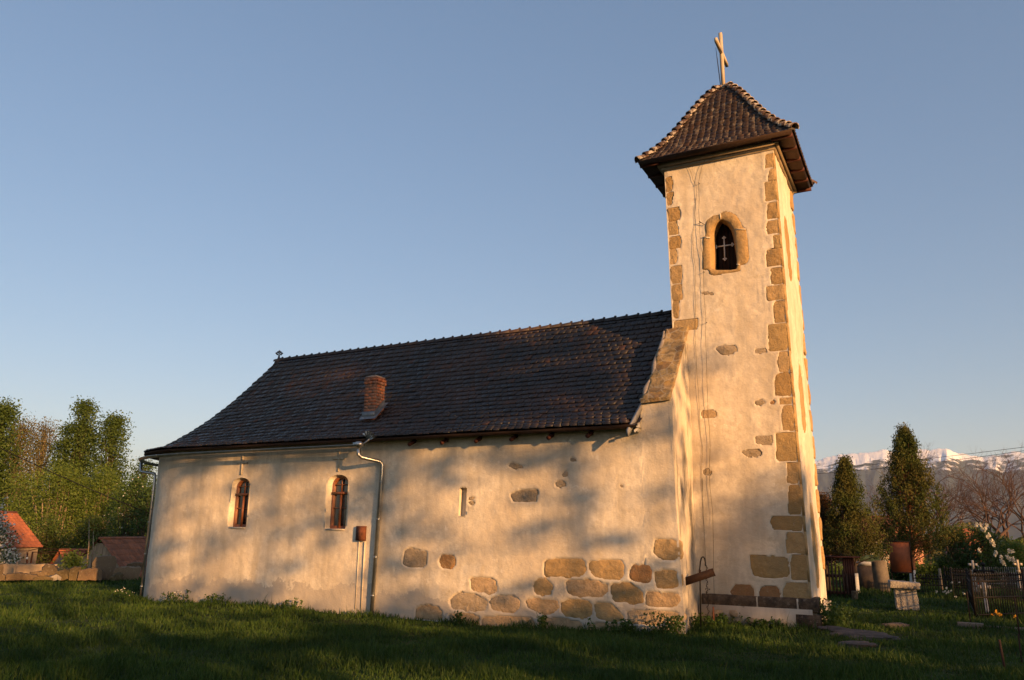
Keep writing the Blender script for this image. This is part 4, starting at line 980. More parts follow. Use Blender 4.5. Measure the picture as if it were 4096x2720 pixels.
# bare trees
BG='bare trees behind the graveyard'
for i,(x,yb,yt,d,sd,dp) in enumerate([(900,900,235,40,4,8),(1090,900,205,38,8,8),(1260,900,225,42,12,8),(1400,900,230,40,15,7),(455,900,400,52,21,7),(140,900,470,48,31,6),(760,900,300,46,27,7)]):
    u,v=zc(x,yb);b=gbase(u,v,d);h=topz(u,zc(0,yt)[1],d)-b[2]
    lab=['bare walnut tree right beside the tallest thuja','bare walnut tree behind the flowering lilac','bare walnut tree at the right edge above the white fence','bare walnut tree just beyond the right edge of the lilac hedge','small bare tree between the two green thujas','thin bare tree behind the browned thuja','bare tree hidden behind the tallest thuja'][i]
    bare_tree('walnut_tree',lab,b,h*1.06,sd,BG,spread=.62,depth=dp)
# shrubs
def shrub(name,label,x,yb,yt,dist,wpx,lm,seed,group=None,petal=None,ncl=60,nlf=60,leaf=.085,cat='shrub'):
    u,v=zc(x,yb);b=gbase(u,v,dist);h=topz(u,zc(0,yt)[1],dist)-b[2];rad=wpx*.6824/2/FPX*dist
    return crown_tree(name,label,cat,b,h,rad,.1,dome,ncl,nlf,.16*dist/30,leaf,lm,BARK,group,seed=seed,tr=.05,stems=4,petal=petal,bias=.45)
shrub('green_shrub','dark green rounded shrub left of the flowering lilac',955,1000,690,34,210,L_BUSH,5,'shrubs behind the graves',ncl=90)
li=shrub('lilac_bush','lilac bush with cream white flower heads behind the gravestone',1095,1000,690,33,200,L_DARK,6,'shrubs behind the graves',ncl=80)
def flowerheads(parent,pts,dist,s,mat=PETAL,nm='flower_head'):
    for i,(x,y) in enumerate(pts):
        u,v=zc(x,y);c=at(u,v,dist);m=MB();r=np.random.default_rng(i);P=c+r.normal(size=(42,3))*[s*.55,s*.55,s];quads(m,P,.05,0,.9,r);m.build(nm,mat,parent)
flowerheads(li,[(1035,660),(1058,655),(1095,662),(1068,682),(1085,684),(1108,715),(1100,725),(1118,752),(1130,758),(1134,775),(1050,805),(1178,848),(1143,832),(1188,880),(1215,850),(1228,858),(1180,868),(1195,882),(1240,812),(1225,812),(1250,862),(1150,820)],31.2,.035)
shrub('green_shrub','yellow green leafy shrub at the right edge behind the white fence',1270,1010,770,34,230,L_SPR,7,'shrubs behind the graves',ncl=90)
for i,(x,yt,w,l) in enumerate(((745,880,150,'low olive shrub under the tallest thuja'),(860,870,150,'low olive shrub behind the wooden post'),(990,895,130,'low shrub behind the pale gravestone'),(600,905,90,'leafy shrub behind the notice board'),(200,900,150,'shrub seen through the picket gate'),(1170,890,180,'low shrub below the lilac flowers'))):
    shrub('low_shrub',l,x,1020,yt,33+i*.3,w,L_BUSH if i%2 else L_SPR,20+i,'low shrubs along the back of the graveyard',ncl=40)
shrub('blossoming_cherry','small white blossoming cherry tree between the thujas',470,1010,790,37,190,L_OLIVE,9,None,(PETAL,.35,.09),ncl=50,cat='tree')
# houses beyond
def house(name,label,u,v,dist,w,dpt,hw,hr,ang,wallm,roofm,z=None,group=None,win=True,cat='house'):
    b=gbase(u,v,dist)
    if z is not None: b[2]=z
    T=thing(name,label,cat,b,group);ca,sa=math.cos(ang),math.sin(ang)
    def w2(p): p=np.array(p,float);return np.stack([b[0]+p[:,0]*ca-p[:,1]*sa,b[1]+p[:,0]*sa+p[:,1]*ca,b[2]+p[:,2]],1)
    m=MB();V=[(-w/2,-dpt/2,-1),(w/2,-dpt/2,-1),(w/2,dpt/2,-1),(-w/2,dpt/2,-1),(-w/2,-dpt/2,hw),(w/2,-dpt/2,hw),(w/2,dpt/2,hw),(-w/2,dpt/2,hw),(-w/2,0,hw+hr),(w/2,0,hw+hr)]
    m.add(w2(V),[(0,1,5,4),(1,2,6,5),(2,3,7,6),(3,0,4,7),(4,7,8),(5,9,6)]);m.build('wall',wallm,T)
    m=MB();o=.18;nr=9
    for s in (-1,1):
        for k in range(nr):
            t0,t1=k/nr,(k+1.12)/nr;nt=int((w+2*o)/.22)
            for j in range(nt):
                x0=-w/2-o+j*(w+2*o)/nt;x1=x0+(w+2*o)/nt-.008
                y=lambda t:s*(dpt/2+o)*(1-t);z_=lambda t:hw-.12+(hr+.16)*t
                m.add(w2([(x0,y(t0),z_(t0)+.06),(x1,y(t0),z_(t0)+.06),(x1,y(min(1,t1)),z_(min(1,t1))+.02),(x0,y(min(1,t1)),z_(min(1,t1))+.02),(x0,y(t0),z_(t0)+.01),(x1,y(t0),z_(t0)+.01)]),[(0,1,2,3),(4,5,1,0)])
    m.tube(w2([(-w/2-o,0,hw+hr+.05),(w/2+o,0,hw+hr+.05)]),.07,8);m.build('roof',roofm,T)
    if win:
        for k in (-.25,.25):
            m=MB();c=np.array([k*w,-dpt/2-.02,hw*.5])
            V=w2([c+np.array(q) for q in ((-.35,0,-.45),(.35,0,-.45),(.35,0,.45),(-.35,0,.45))]);m.add(V,[(0,1,2,3)]);m.build('window',GLASS,T)
    return T
u,v=zc(430,860);house('village_house','village house with sunlit orange roof seen between the two green thujas',u,v,62,4.6,5,1.4,2.0,-.45,simple('salmon_wall',(.55,.26,.16),(.48,.22,.13),5),OT)
u,v=zc(960,700);house('village_house','village house with pinkish roof far behind the green shrub',u,v,95,2.4,5,2.4,1.3,.3,simple('brick_red_wall',(.42,.16,.11),(.36,.14,.10),5),OT)
# low outbuilding with green roof and white band
u,v=zc(400,1075);b=gbase(u,v,27.6);T=thing('low_outbuilding','low outbuilding with dark wall, white band and green roof edge beside the thuja trunk','shed',b)
ex=np.array([math.cos(YAW*.2),math.sin(YAW*.2),0]);ey=np.array([-ex[1],ex[0],0]);AX=[ex,ey,[0,0,1]]
m=MB();m.box(b+np.array([0,.4,.35]),(.62,.8,.78),ax=AX);m.build('dark_wall',simple('sooty_wall',(.07,.055,.05),(.15,.11,.08),3),T)
m=MB();m.box(b+np.array([0,.4,.805]),(.64,.82,.12),ax=AX);m.build('white_band',WHITE,T)
m=MB();m.prism([(-.44,0),(.44,0),(.40,.18),(-.40,.18)],b+np.array([0,0,.87]),ex,(0,0,1),ey*.8);m.build('roof',simple('green_sheet_roof',(.05,.085,.055),(.07,.11,.06),5),T)
# picket gate
u,v=zc(222,1092);b=gbase(u,v,24.0);T=thing('picket_gate','dark red wooden picket gate between the tower and the thuja','gate',b)
def pxm(d): return .6824/FPX*d
k=pxm(24)
m=MB();tops=[905,903,905,912,928,948,965]
for i,tp in enumerate(tops):
    x=(i-3)*17.0*k;h=(1092-tp)*k;m.prism([(-.022,-.05),(.022,-.05),(.022,h-.03),(0,h),(-.022,h-.03)],b+ex*x-ey*.02,ex,(0,0,1),ey*.018)
m.build('pickets',WOOD,T)
m=MB();[m.box(b+np.array([0,0,z*k])-ey*.0+ey*.012,(112*k,.03,14*k),ax=AX) for z in (112,28)];m.build('rail',RED,T)
m=MB();m.box(b+ex*(-62*k)+np.array([0,0,.42]),(.05,.05,.95),ax=AX);m.build('gate_post',WOOD,T)
u,v=zc(300,1083);b=gbase(u,v,24.2);T=thing('wooden_hut','narrow dark red wooden hut with flat roof beside the picket gate','hut',b)
m=MB()
for i in range(5): m.box(b+ex*((i-2)*.058)+ey*(.15+.003*(i%2))+np.array([0,0,.52]),(.055,.32,1.06),ax=AX)
m.build('board_wall',simple('oxblood_boards',(.045,.014,.010),(.03,.012,.009),4,stretch=(3,3,.3)),T)
m=MB();m.box(b+ex*-.25+ey*.15+np.array([0,0,1.07]),(1.1,.5,.035),ax=AX);m.build('roof',RED,T)
# stump
u,v=zc(322,1082);b=gbase(u,v,23.6);m=MB();m.lathe([(.085,-.05),(.08,.1),(.085,.2),(.075,.235),(.001,.24)],b,10)
tag(m.build('tree_stump',GR1,loc=b,smooth=False),'small pale sawn stump at the foot of the dark thuja','stump')
# grey upright slab
u,v=zc(488,1064);b=gbase(u,v,26.2);k=pxm(26.2);m=MB()
m.prism([(-35*k,-.05),(38*k,-.05),(36*k,60*k),(30*k,152*k),(20*k,160*k),(-28*k,158*k),(-42*k,150*k),(-40*k,80*k)],b,ex,(0,0,1),ey*.12)
tag(m.build('gravestone',simple('aged_grey_stone',(.22,.18,.14),(.13,.11,.085),4,.95),loc=b),'tall plain grey stone slab standing between the thujas','gravestone')
# notice board
u,v=zc(612,1066);b=gbase(u,v,27.5);k=pxm(27.5);T=thing('notice_board','rusty orange metal panel on two thin legs left of the tallest thuja','sign',b)
m=MB();m.box(b+np.array([0,0,(1066-897)*k]),(94*k,.03,152*k),ax=AX);m.build('panel',simple('orange_rust_panel',(.42,.12,.045),(.22,.075,.035),2.2,.7),T)
m=MB();[m.box(b+np.array([0,-.008,z*k]),(104*k,.035,6*k),ax=AX) for z in (1066-822,1066-974)];[m.box(b+ex*s*49*k+np.array([0,-.008,(1066-897)*k]),(5*k,.036,150*k),ax=AX) for s in(-1,1)];m.build('panel_frame',RUSTD,T)
for s in (-1,1): m=MB();m.tube([b+ex*s*47*k-[0,0,.1],b+ex*s*49*k+np.array([0,0,95*k])],.014,6);m.build('leg',RUSTD,T)
# stone table
u,v=zc(634,1168);b=gbase(u,v);dd=np.hypot(b[0],b[1]);k=pxm(dd);T=thing('stone_table','pale rough stone table, thick slab on a leaning block','stone table',b)
def rough_block(m,poly,o,thick,seed,n=10,amp=.012):
    P=np.array(poly,float);q=resample(P,44);c=q.mean(0);rows=[]
    for j,(sc2,dp) in enumerate([(.90,-.004),(.985,.0),(1.,.02),(1.,thick*.5),(1.,thick-.02),(.985,thick),(.9,thick+.004)]):
        w=c+(q-c)*sc2;nz=amp*fbm(w[:,0]*14,w[:,1]*14,dp*14,seed,3)[:,None]
        w=w+(w-c)/(np.linalg.norm(w-c,axis=1)[:,None]+1e-9)*nz;rows.append(np.array([np.array(o)+a*ex+d*np.array([0,0,1.])+ey*dp for a,d in w]))
    V=np.concatenate(rows);F=[(i*44+j,i*44+(j+1)%44,(i+1)*44+(j+1)%44,(i+1)*44+j) for i in range(6) for j in range(44)]
    F+=[tuple(range(44))[::-1],tuple(range(6*44,7*44))];m.add(V,F)
m=MB();rough_block(m,[(-50*k,-.05),(53*k,-.05),(46*k,103*k),(-56*k,106*k)],b-ey*.15,.34,3);m.build('pedestal',GRAN,T,smooth=False)
m=MB();rough_block(m,[(-78*k,104*k),(62*k,101*k),(64*k,130*k),(-76*k,138*k)],b-ey*.26,.56,4);m.build('table_slab',simple('grey_table_slab',(.40,.36,.30),(.24,.21,.18),9,.95,bump=.03),T,smooth=False)
# rock slabs in the grass
def boulder(name,label,cat,c,size,mat,seed,group=None,rz=0.,flatk=1.,amp=.22,kind=None,parent=None):
    nu,nv=22,14;V=[]
    for i in range(nv+1):
        ph=math.pi*i/nv
        for j in range(nu):
            th=2*math.pi*j/nu;d=np.array([math.sin(ph)*math.cos(th),math.sin(ph)*math.sin(th),math.cos(ph)])
            d=np.sign(d)*np.abs(d)**.62;V.append(d)
    V=np.array(V);n=fbm(V[:,0]*1.7+seed,V[:,1]*1.7,V[:,2]*1.7,seed,4);V=V*(1+amp*n)[:,None];V=V*np.array(size)/2
    ca,sa=math.cos(rz),math.sin(rz);V=V@np.array([[ca,sa,0],[-sa,ca,0],[0,0,1]])
    F=[(i*nu+j,(i+1)*nu+j,(i+1)*nu+(j+1)%nu,i*nu+(j+1)%nu) for i in range(nv) for j in range(nu)]
    m=MB();m.add(V+np.array(c,float),F);o=m.build(name,mat,loc=np.array(c,float));autosmooth(o,30);tag(o,label,cat,group);return o
for i,(x,y,sx,sy,l) in enumerate(((215,1275,.55,.35,'grey rock slab nearest the tower corner'),(330,1300,.8,.45,'reddish rock slab in the middle of the stony patch'),(440,1315,.75,.4,'long dark rock slab right of the stony patch'),(560,1262,.42,.22,'small rock slab farthest back in the stony patch'),(345,1355,.5,.25,'rock slab at the front of the stony patch'))):
    p=gbase(*zc(x,y));boulder('rock_slab',l,'rock',p+np.array([0,0,.0]),(sx*1.1,sy*1.15,.15),ROCK,30+i,'rock slabs in the grass by the tower',rz=.2*i-.3,amp=.3)
# iron fences round the graves
def iron_fence(label,p0,p1,h,n,seed,mat=IRON,name='iron_grave_fence',group='iron fences round the graves',rails=(.12,.5,.86),pr=.013,spear=True,cat='fence'):
    p0=np.array(p0,float);p1=np.array(p1,float);p0[2]=float(gz(p0[0],p0[1]));p1[2]=float(gz(p1[0],p1[1]))
    T=thing(name,label,cat,p0,group);L=np.linalg.norm(p1-p0);d=(p1-p0)/L
    for z in rails: m=MB();m.tube([p0+[0,0,z*h],p1+[0,0,z*h]],pr*1.2,5);m.build('rail',mat,T)
    for i in range(n+1):
        m=MB();q=p0+(p1-p0)*i/n;m.tube([q+[0,0,.03],q+[0,0,h*(.97+.03*(i%2))]],pr*.8,5)
        if spear: m.lathe([(pr*.8,0),(pr*2.2,.025),(.001,.075)],q+[0,0,h*.97],5)
        m.build('bar',mat,T)
    for q in (p0,p1): m=MB();m.tube([q-[0,0,.1],q+[0,0,h*1.08]],pr*2,6);m.lathe([(.02,0),(.03,.02),(.02,.05),(.001,.06)],q+[0,0,h*1.06],7);m.build('fence_post',mat,T)
    return T
def G(x,y): return gbase(*zc(x,y))
iron_fence('black iron grave fence running to the right edge, nearest the viewer',G(1035,1228),G(1340,1215),.86,22,1)
iron_fence('side run of black iron fence turning back from the near corner',G(1035,1228),G(1000,1130),.80,8,2)
iron_fence('black iron grave fence in the middle row behind the near one',G(905,1095),G(1330,1110),.72,28,3)
iron_fence('low black iron fence behind the stone table',G(672,1062),G(900,1070),.50,14,4)
iron_fence('far black iron fence left of the pale gravestone',G(860,1040),G(1040,1048),.62,12,5)
iron_fence('white picket grave fence below the lilac',G(1060,1022),G(1340,1026),.62,22,6,simple('grey_white_paint',(.42,.41,.40),(.28,.27,.26),10,.7),'white_grave_fence',None,(.2,.75),.009,True,'fence')
# near rusty posts
def post(label,x,yb,yt,r,mat,name='rusty_post',cat='post',dist=None,group='rusty iron posts',lean=0):
    u,v=zc(x,yb);b=gbase(u,v,dist);dd=np.hypot(b[0],b[1]);h=topz(*zc(x,yt),dd)-b[2];m=MB();m.tube([b-[0,0,.15],b+np.array([lean,0,h])],[r,r*.9],7)
    o=m.build(name,mat,loc=b);tag(o,label,cat,group);return o
post('short rusty iron post nearest the viewer at the lower right',1212,1545,1335,.016,RUSTD,lean=-.03)
post('thin rusty post by the small concrete curb',1003,1258,1050,.012,RUSTD)
post('tall rusty post at the right edge among the iron bars',1290,1330,1085,.013,RUSTD)
post('second rusty post at the right edge beside the tall one',1302,1470,1300,.012,RUSTD)
post('pale wooden post standing behind the black fence',832,1050,915,.045,PALEBARK,'wooden_post',group=None)
post('short weathered wooden stake left of the white fence',1075,1045,975,.03,PALEBARK,'wooden_stake',group=None)
p=G(1003,1266);m=MB();m.box(p+[0,0,.03],(.42,.22,.10));m.box(p+[.9,.1,.015],(1.5,.10,.05),rot=.02);tag(m.build('concrete_curb',simple('dirty_concrete',(.20,.17,.14),(.12,.10,.08),6,.95),loc=p),'low broken concrete grave curb in the grass at the fence corner','curb')
# gravestones with crosses
def cross_stone(label,x,yb,yt,mat,w,taper=True):
    u,v=zc(x,yb);b=gbase(u,v);dd=np.hypot(b[0],b[1]);h=topz(*zc(x,yt),dd)-b[2];T=thing('cross_gravestone',label,'gravestone',b,'gravestones with crosses');m=MB()
    zt=h*.66;m.add([b+np.array(q) for q in ((-w,-.08,-.1),(w,-.08,-.1),(w,.08,-.1),(-w,.08,-.1),(-w*.45,-.05,zt),(w*.45,-.05,zt),(w*.45,.05,zt),(-w*.45,.05,zt))],[(0,1,5,4),(1,2,6,5),(2,3,7,6),(3,0,4,7),(4,5,6,7)]);m.box(b+[0,0,zt*.99],(w*1.3,.16,.06));m.build('pillar',mat,T)
    m=MB();m.box(b+[0,0,zt+(h-zt)/2+.01],(.07,.06,h-zt));m.box(b+[-.082,0,zt+(h-zt)*.62],(.09,.06,.07));m.box(b+[.082,0,zt+(h-zt)*.62],(.09,.06,.07));m.build('cross',mat,T);return T
cross_stone('pale tapering gravestone topped by a small cross, left of the white fence',1032,1052,868,GRANW,.10)
cross_stone('pale gravestone with a cross cut by the right edge',1298,1052,865,GRAN,.10)
cross_stone('small white cross gravestone behind the near iron fence',1098,1172,1000,GRANW,.045)
# black metal cross with wreath
p=G(1105,1150);T=thing('metal_grave_cross','black iron cross with rounded ends above the near fence','cross',p)
m=MB();m.tube([p-[0,0,.1],p+[0,0,1.02]],.022,6);m.tube([p+[-.17,0,.88],p+[.17,0,.88]],.02,6)
for q in ((-.18,.88),(.18,.88),(0,1.03)):
    m.lathe([(.001,-.05),(.045,-.02),(.045,.02),(.001,.05)],p+[q[0],0,q[1]],8)
m.build('cross',IRON,T)
p=at(*zc(1015,990),30);m=MB();quads(m,p+rng.normal(size=(70,3))*[.08,.05,.05],.06,0,.9);tag(m.build('red_wreath',PETALR,loc=p),'small red flower wreath hanging on the pale gravestone','wreath')
# flowers
def flowers(label,pts,dist,mat,name,cat='flowers'):
    p0=G(*pts[0]);T=thing(name,label,cat,p0)
    for i,(x,y) in enumerate(pts):
        c=at(*zc(x,y),dist);m=MB();r=np.random.default_rng(i+5);quads(m,c+r.normal(size=(12,3))*.014,.03,0,.9,r);m.build('bloom',mat,T)
        g=MB();b=np.array([c[0],c[1],float(gz(c[0],c[1]))]);[g.tube([b+[.02*r.normal(),.02*r.normal(),0],c-[0,0,.02]],.004,3) for _ in range(3)];g.build('stem',L_DARK,T)
flowers('white narcissus clump among the black fences',[(842,1050),(858,1030),(852,1045),(886,1045),(870,1052),(860,1058),(935,995),(890,995),(800,1050),(965,1062),(912,1080)],24.5,PETAL,'narcissus_clump')
flowers('orange tulip clump inside the near iron fence',[(1128,1182),(1165,1185),(1180,1183),(1262,1195),(1150,1168)],18.6,PETALY,'tulip_clump')
# ---- plants at the foot of the church
def leafy(name,label,c,h,n,seed,lm=L_NET,leaf=.05,group='weeds at the foot of the church',spread=.16,cat='weed',pet=None):
    r=np.random.default_rng(seed);c=np.array(c,float);T=thing(name,label,cat,c,group);m=MB();ms=MB()
    for s in range(n):
        b=c+np.array([r.normal()*(spread if n>9 else .04),r.normal()*spread*.6,0]);hh=h*r.uniform(.6,1.1);tip=b+np.array([r.normal()*.05,r.normal()*.05,hh]);ms.tube([c-[0,0,.03],(b+tip)/2+r.normal(size=3)*.01,tip],.004,3)
        k=14;t=r.uniform(.2,1.05,k)[:,None];quads(m,b+(tip-b)*t+r.normal(size=(k,3))*[.035,.035,.015],leaf,-.2,.6,r)
    m.build('leaves',lm,T);ms.build('stems',lm,T)
    if pet: m=MB();quads(m,c+r.normal(size=(26,3))*[spread,spread*.6,.04]+[0,0,h*.95],.03,0,.9,r);m.build('blossoms',PETAL,T)
WS=[(-4.15,13.72,.34,26,'dense nettles at the nave corner beneath the rusty beam'),(-3.55,15.45,.22,22,'nettles at the middle of the tower plinth'),(-2.9,15.4,.16,20,'low weeds along the tower plinth left of its corner'),(-1.85,15.9,.48,30,'leafy bush like weeds hugging the tower corner'),(-1.78,16.7,.40,22,'tall weeds along the side of the tower'),(-5.0,13.75,.24,20,'weeds below the last nave stones'),(-6.6,13.85,.30,8,'single tall weed before the nave stones'),(-8.4,13.85,.22,8,'thin weeds under the slit niche'),(-12.6,13.85,.22,12,'weeds under the right arched window'),(-15.0,13.85,.22,14,'weeds under the left arched window'),(-16.4,13.8,.25,16,'weeds where the round apse begins'),(-3.8,14.9,.26,24,'nettles around the iron pole in the corner')]
for i,(x,y,h,n,l) in enumerate(WS): leafy('nettle_clump' if 'nettle' in l else 'weed_clump',l,(x,y,float(gz(x,y))),h,n,400+i,pet=(i in(10,)),leaf=.06)
leafy('flowering_weed','white flowering weed at the foot of the left downspout',(-18.4,13.9,float(gz(-18.4,13.9))),.20,18,433,pet=True)
# ---- iron pole, beam and chain in the corner of nave and tower
def yz(x,y,Y): return np.array(onY(2750+.28696*x,2150+.28696*y,Y))
Y0=14.62;b=yz(182,1180,Y0);b[2]=0
T=thing('iron_hook_pole','thin black iron pole bent into a hook beside the tower foot','pole',b)
m=MB();pt=[np.array([b[0],Y0,-.1]),yz(176,640,Y0),yz(170,440,Y0),yz(180,340,Y0),yz(195,285,Y0),yz(218,268,Y0),yz(238,290,Y0),yz(248,350,Y0),yz(250,395,Y0)]
m.tube(pt,.013,7);m.build('hooked_rod',IRON,T,smooth=True);m=MB();m.tube([yz(172,450,Y0),yz(171,500,Y0)],.022,7);m.build('clamp',RUSTD,T)
# channel beam
A=yz(-60,625,Y0-.1);Bp=yz(372,480,Y0+.02);c=(A+Bp)/2;d=(Bp-A);L=np.linalg.norm(d);d/=L;sy=np.cross([0,0,1.],d);sy/=np.linalg.norm(sy);sz=np.cross(d,sy)
m=MB();hh=.125;m.box(c,(L,.012,hh*1.0),ax=[d,sy,sz]);m.box(c+sz*hh/2-sy*-.03+sy*.0,(L,.07,.012),ax=[d,sy,sz]);m.box(c-sz*hh/2+sy*.03,(L,.07,.012),ax=[d,sy,sz])
tag(m.build('rusty_beam',RUSTD,loc=c),'dark rusty steel channel beam hanging aslant on a chain from the hooked pole','beam')
m=MB();zt=yz(262,400,Y0);zb=yz(290,1110,Y0);n=26
for i in range(n):
    t=i/n;p=zt+(zb-zt)*t+np.array([.012*math.sin(i*1.7),0,0]);
    m.tube([p+np.array([math.cos(a)*.012*(1 if i%2 else .25),math.sin(a)*.012*(.25 if i%2 else 1),math.sin(a+math.pi/2*0)*0+math.cos(a*1+(0))*0+.019*math.sin(a)]) for a in np.linspace(0,2*math.pi,7)],.0045,4,cap=False)
for i,(x,y) in enumerate(((255,718),(305,722),(262,760))): m.lathe([(.001,-.014),(.014,0),(.001,.014)],yz(x,y,Y0),6)
tag(m.build('iron_chain',IRON,loc=zt),'black iron chain dangling from the hooked pole','chain')
q=yz(365,1140,15.2);m=MB();m.tube([(q[0],15.2,-.1),yz(358,965,15.2)],.014,6);tag(m.build('iron_stake',RUST,loc=(q[0],15.2,0)),'short rusty iron stake in the nettles before the tower plinth','stake')

# ---------------------------------------------------------------- left side beyond the meadow
zl=lambda x,y:(.2806*x,1980+.2806*y)
def lb(x,y,d): return gbase(*zl(x,y),d)
def frame(u,v):
    dd=ray(u,v);a=math.atan2(dd[0],dd[1]);return np.array([math.cos(a),-math.sin(a),0]),np.array([math.sin(a),math.cos(a),0])
exL,eyL=frame(300,2300)
def mpl(d): return .2806/FPX*d*.84          # metres per tracing unit near the left edge
def slab(name,label,cat,poly,dist,thick,mat,seed,group=None,amp=.02):
    global ex,ey
    P=np.array(poly,float);cx=P[:,0].mean();yb=P[:,1].max();u,v=zl(cx,yb);b=at(u,v,dist);k=mpl(dist);sx,sy=ex,ey;ex,ey=frame(u,v)
    m=MB();rough_block(m,[((x-cx)*k,(yb-y)*k) for x,y in poly],b,thick,seed,amp=amp);o=m.build(name,mat,loc=b);autosmooth(o,35);tag(o,label,cat,group);ex,ey=sx,sy;return o
GS='old stones in a row along the meadow edge'
# row distances keep every stone resting on the ground
def gd(y): # distance of ground seen at tracing row y near the left edge
    p=onZ(*zl(1000,y),-.12);return math.hypot(p[0],p[1])
dr=gd(1215)
slab('fallen_slab','long dark fallen slab lying leftmost in the row','gravestone',[(110,1215),(120,1135),(250,1115),(495,1150),(500,1200),(480,1215)],dr,.5,GR1,41,GS)
slab('fallen_slab','flat greenish slab leaning on the round boulder','gravestone',[(440,1165),(440,1105),(560,1095),(655,1100),(640,1150),(500,1175)],dr+.6,.3,GR1,42,GS)
slab('stone_block','small tawny block in the grass under the leaning slab','stone',[(495,1215),(500,1175),(650,1160),(740,1190),(720,1215)],dr-.2,.3,GR2,43,GS)
slab('boulder','rounded speckled boulder left of centre in the row','boulder',[(600,1140),(600,1040),(640,1000),(740,1005),(795,1060),(800,1120),(760,1145),(690,1150)],dr+.7,.5,GR1,44,GS)
slab('boulder','small pale stone in front of the round boulder','stone',[(715,1170),(790,1135),(855,1175),(850,1215),(740,1215)],dr-.1,.3,simple('pale_boulder',(.30,.27,.22),(.20,.17,.14),8,.95),45,GS)
slab('boulder','mossy brown boulder between the pale stone and the upright block','boulder',[(820,1110),(830,1080),(950,1060),(1000,1060),(1000,1215),(880,1210),(830,1160)],dr+.3,.5,GR2,46,GS,.035)
slab('stone_block','upright rough block with lichen beside the wide slab','gravestone',[(985,1215),(975,1060),(1040,1030),(1120,1035),(1122,1215)],dr+.2,.4,GR2,47,GS)
slab('wide_gravestone','wide brown slab with flat top in the middle of the row','gravestone',[(1125,1215),(1128,1080),(1220,1055),(1390,1045),(1430,1080),(1435,1215)],dr,.25,sandstone('brown_gravestone',[(.20,.13,.08)],1.2),48,GS)
slab('round_gravestone','tallest headstone with a rounded top','gravestone',[(1300,1215),(1300,960),(1330,900),(1400,875),(1500,868),(1590,875),(1615,930),(1618,1080),(1640,1215)],dr+.5,.3,sandstone('speckled_headstone',[(.19,.14,.095)],1.2),49,GS)
slab('rubble_pile','small dark heap of rubble before the masonry block','rubble',[(1560,1215),(1600,1150),(1690,1110),(1730,1150),(1740,1215)],dr-.2,.4,GR2,50,GS,.06)
slab('masonry_block','square block of old masonry at the right end of the row','masonry',[(1600,1215),(1625,1040),(1750,1030),(1960,1035),(1985,1060),(1950,1215)],dr+.4,.7,sandstone('old_masonry',[(.30,.21,.13)],2.),51,GS,.03)
slab('leaning_slab','flat grey slab lying behind the masonry block','gravestone',[(1800,1060),(1810,990),(1900,965),(2060,970),(2070,1070)],dr+1.6,.5,GR1,52,GS)
slab('grey_boulder','dark boulder cut by the left edge','boulder',[(-60,1190),(-60,1010),(0,1000),(20,1060),(15,1130),(60,1160),(60,1215),(-60,1215)],dr+.3,.5,GR1,53,GS)
# plastered boundary wall
P0=at(*zl(-250,1100),dr+2.4);P1=at(*zl(1120,1100),dr+2.6);zt0=at(*zl(-250,985),dr+2.4)[2];zt1=at(*zl(1120,985),dr+2.6)[2]
d=P1-P0;d[2]=0;L=np.linalg.norm(d);d/=L;nrm=np.array([-d[1],d[0],0]);m=MB();V=[];K=50
for i in range(K+1):
    p=P0+d*L*i/K;zt=zt0+(zt1-zt0)*i/K+.015*fbm(i*.7,0,0,6,3);V+=[(p[0],p[1],-1.2),(p[0],p[1],zt-.03),(p[0]+nrm[0]*.03,p[1]+nrm[1]*.03,zt),(p[0]+nrm[0]*.25,p[1]+nrm[1]*.25,zt),(p[0]+nrm[0]*.25,p[1]+nrm[1]*.25,-1.2)]
m.add(V,[(5*i+k,5*i+5+k,5*i+6+k,5*i+1+k) for i in range(K) for k in range(4)]+[(4,3,2,1,0),tuple(5*K+k for k in range(5))])
tag(m.build('boundary_wall',simple('ochre_wall_render',(.42,.30,.17),(.28,.20,.12),3,.95),loc=P0),'low ochre rendered boundary wall behind the row of old stones','wall')
# stake and pergola frame
def tubeobj(name,label,cat,pts,r,mat,group=None):
    b=np.array(pts[0]);m=MB();m.tube(pts,r,6);return tag(m.build(name,mat,loc=b),label,cat,group)
dp=dr+1.2
tubeobj('wooden_stake','weathered wooden stake leaning by the boundary wall','stake',[at(*zl(238,1120),dp)-[0,0,.2],at(*zl(245,948),dp)],.035,PALEBARK)
T=thing('pergola_frame','rust red pipe frame of a vine pergola behind the boundary wall','pergola',lb(450,970,dr+5))
for a,b_ in (((440,975),(468,808)),((385,975),(392,815)),((-60,790),(400,798)),((400,798),(620,745)),((468,815),(1240,800)),((540,830),(1250,870)),((560,760),(1240,795))):
    dq=dr+5;m=MB();m.tube([at(*zl(*a),dq),at(*zl(*b_),dq)],.032 if a[1]>900 else .014,5);m.build('pipe',RUST,T)
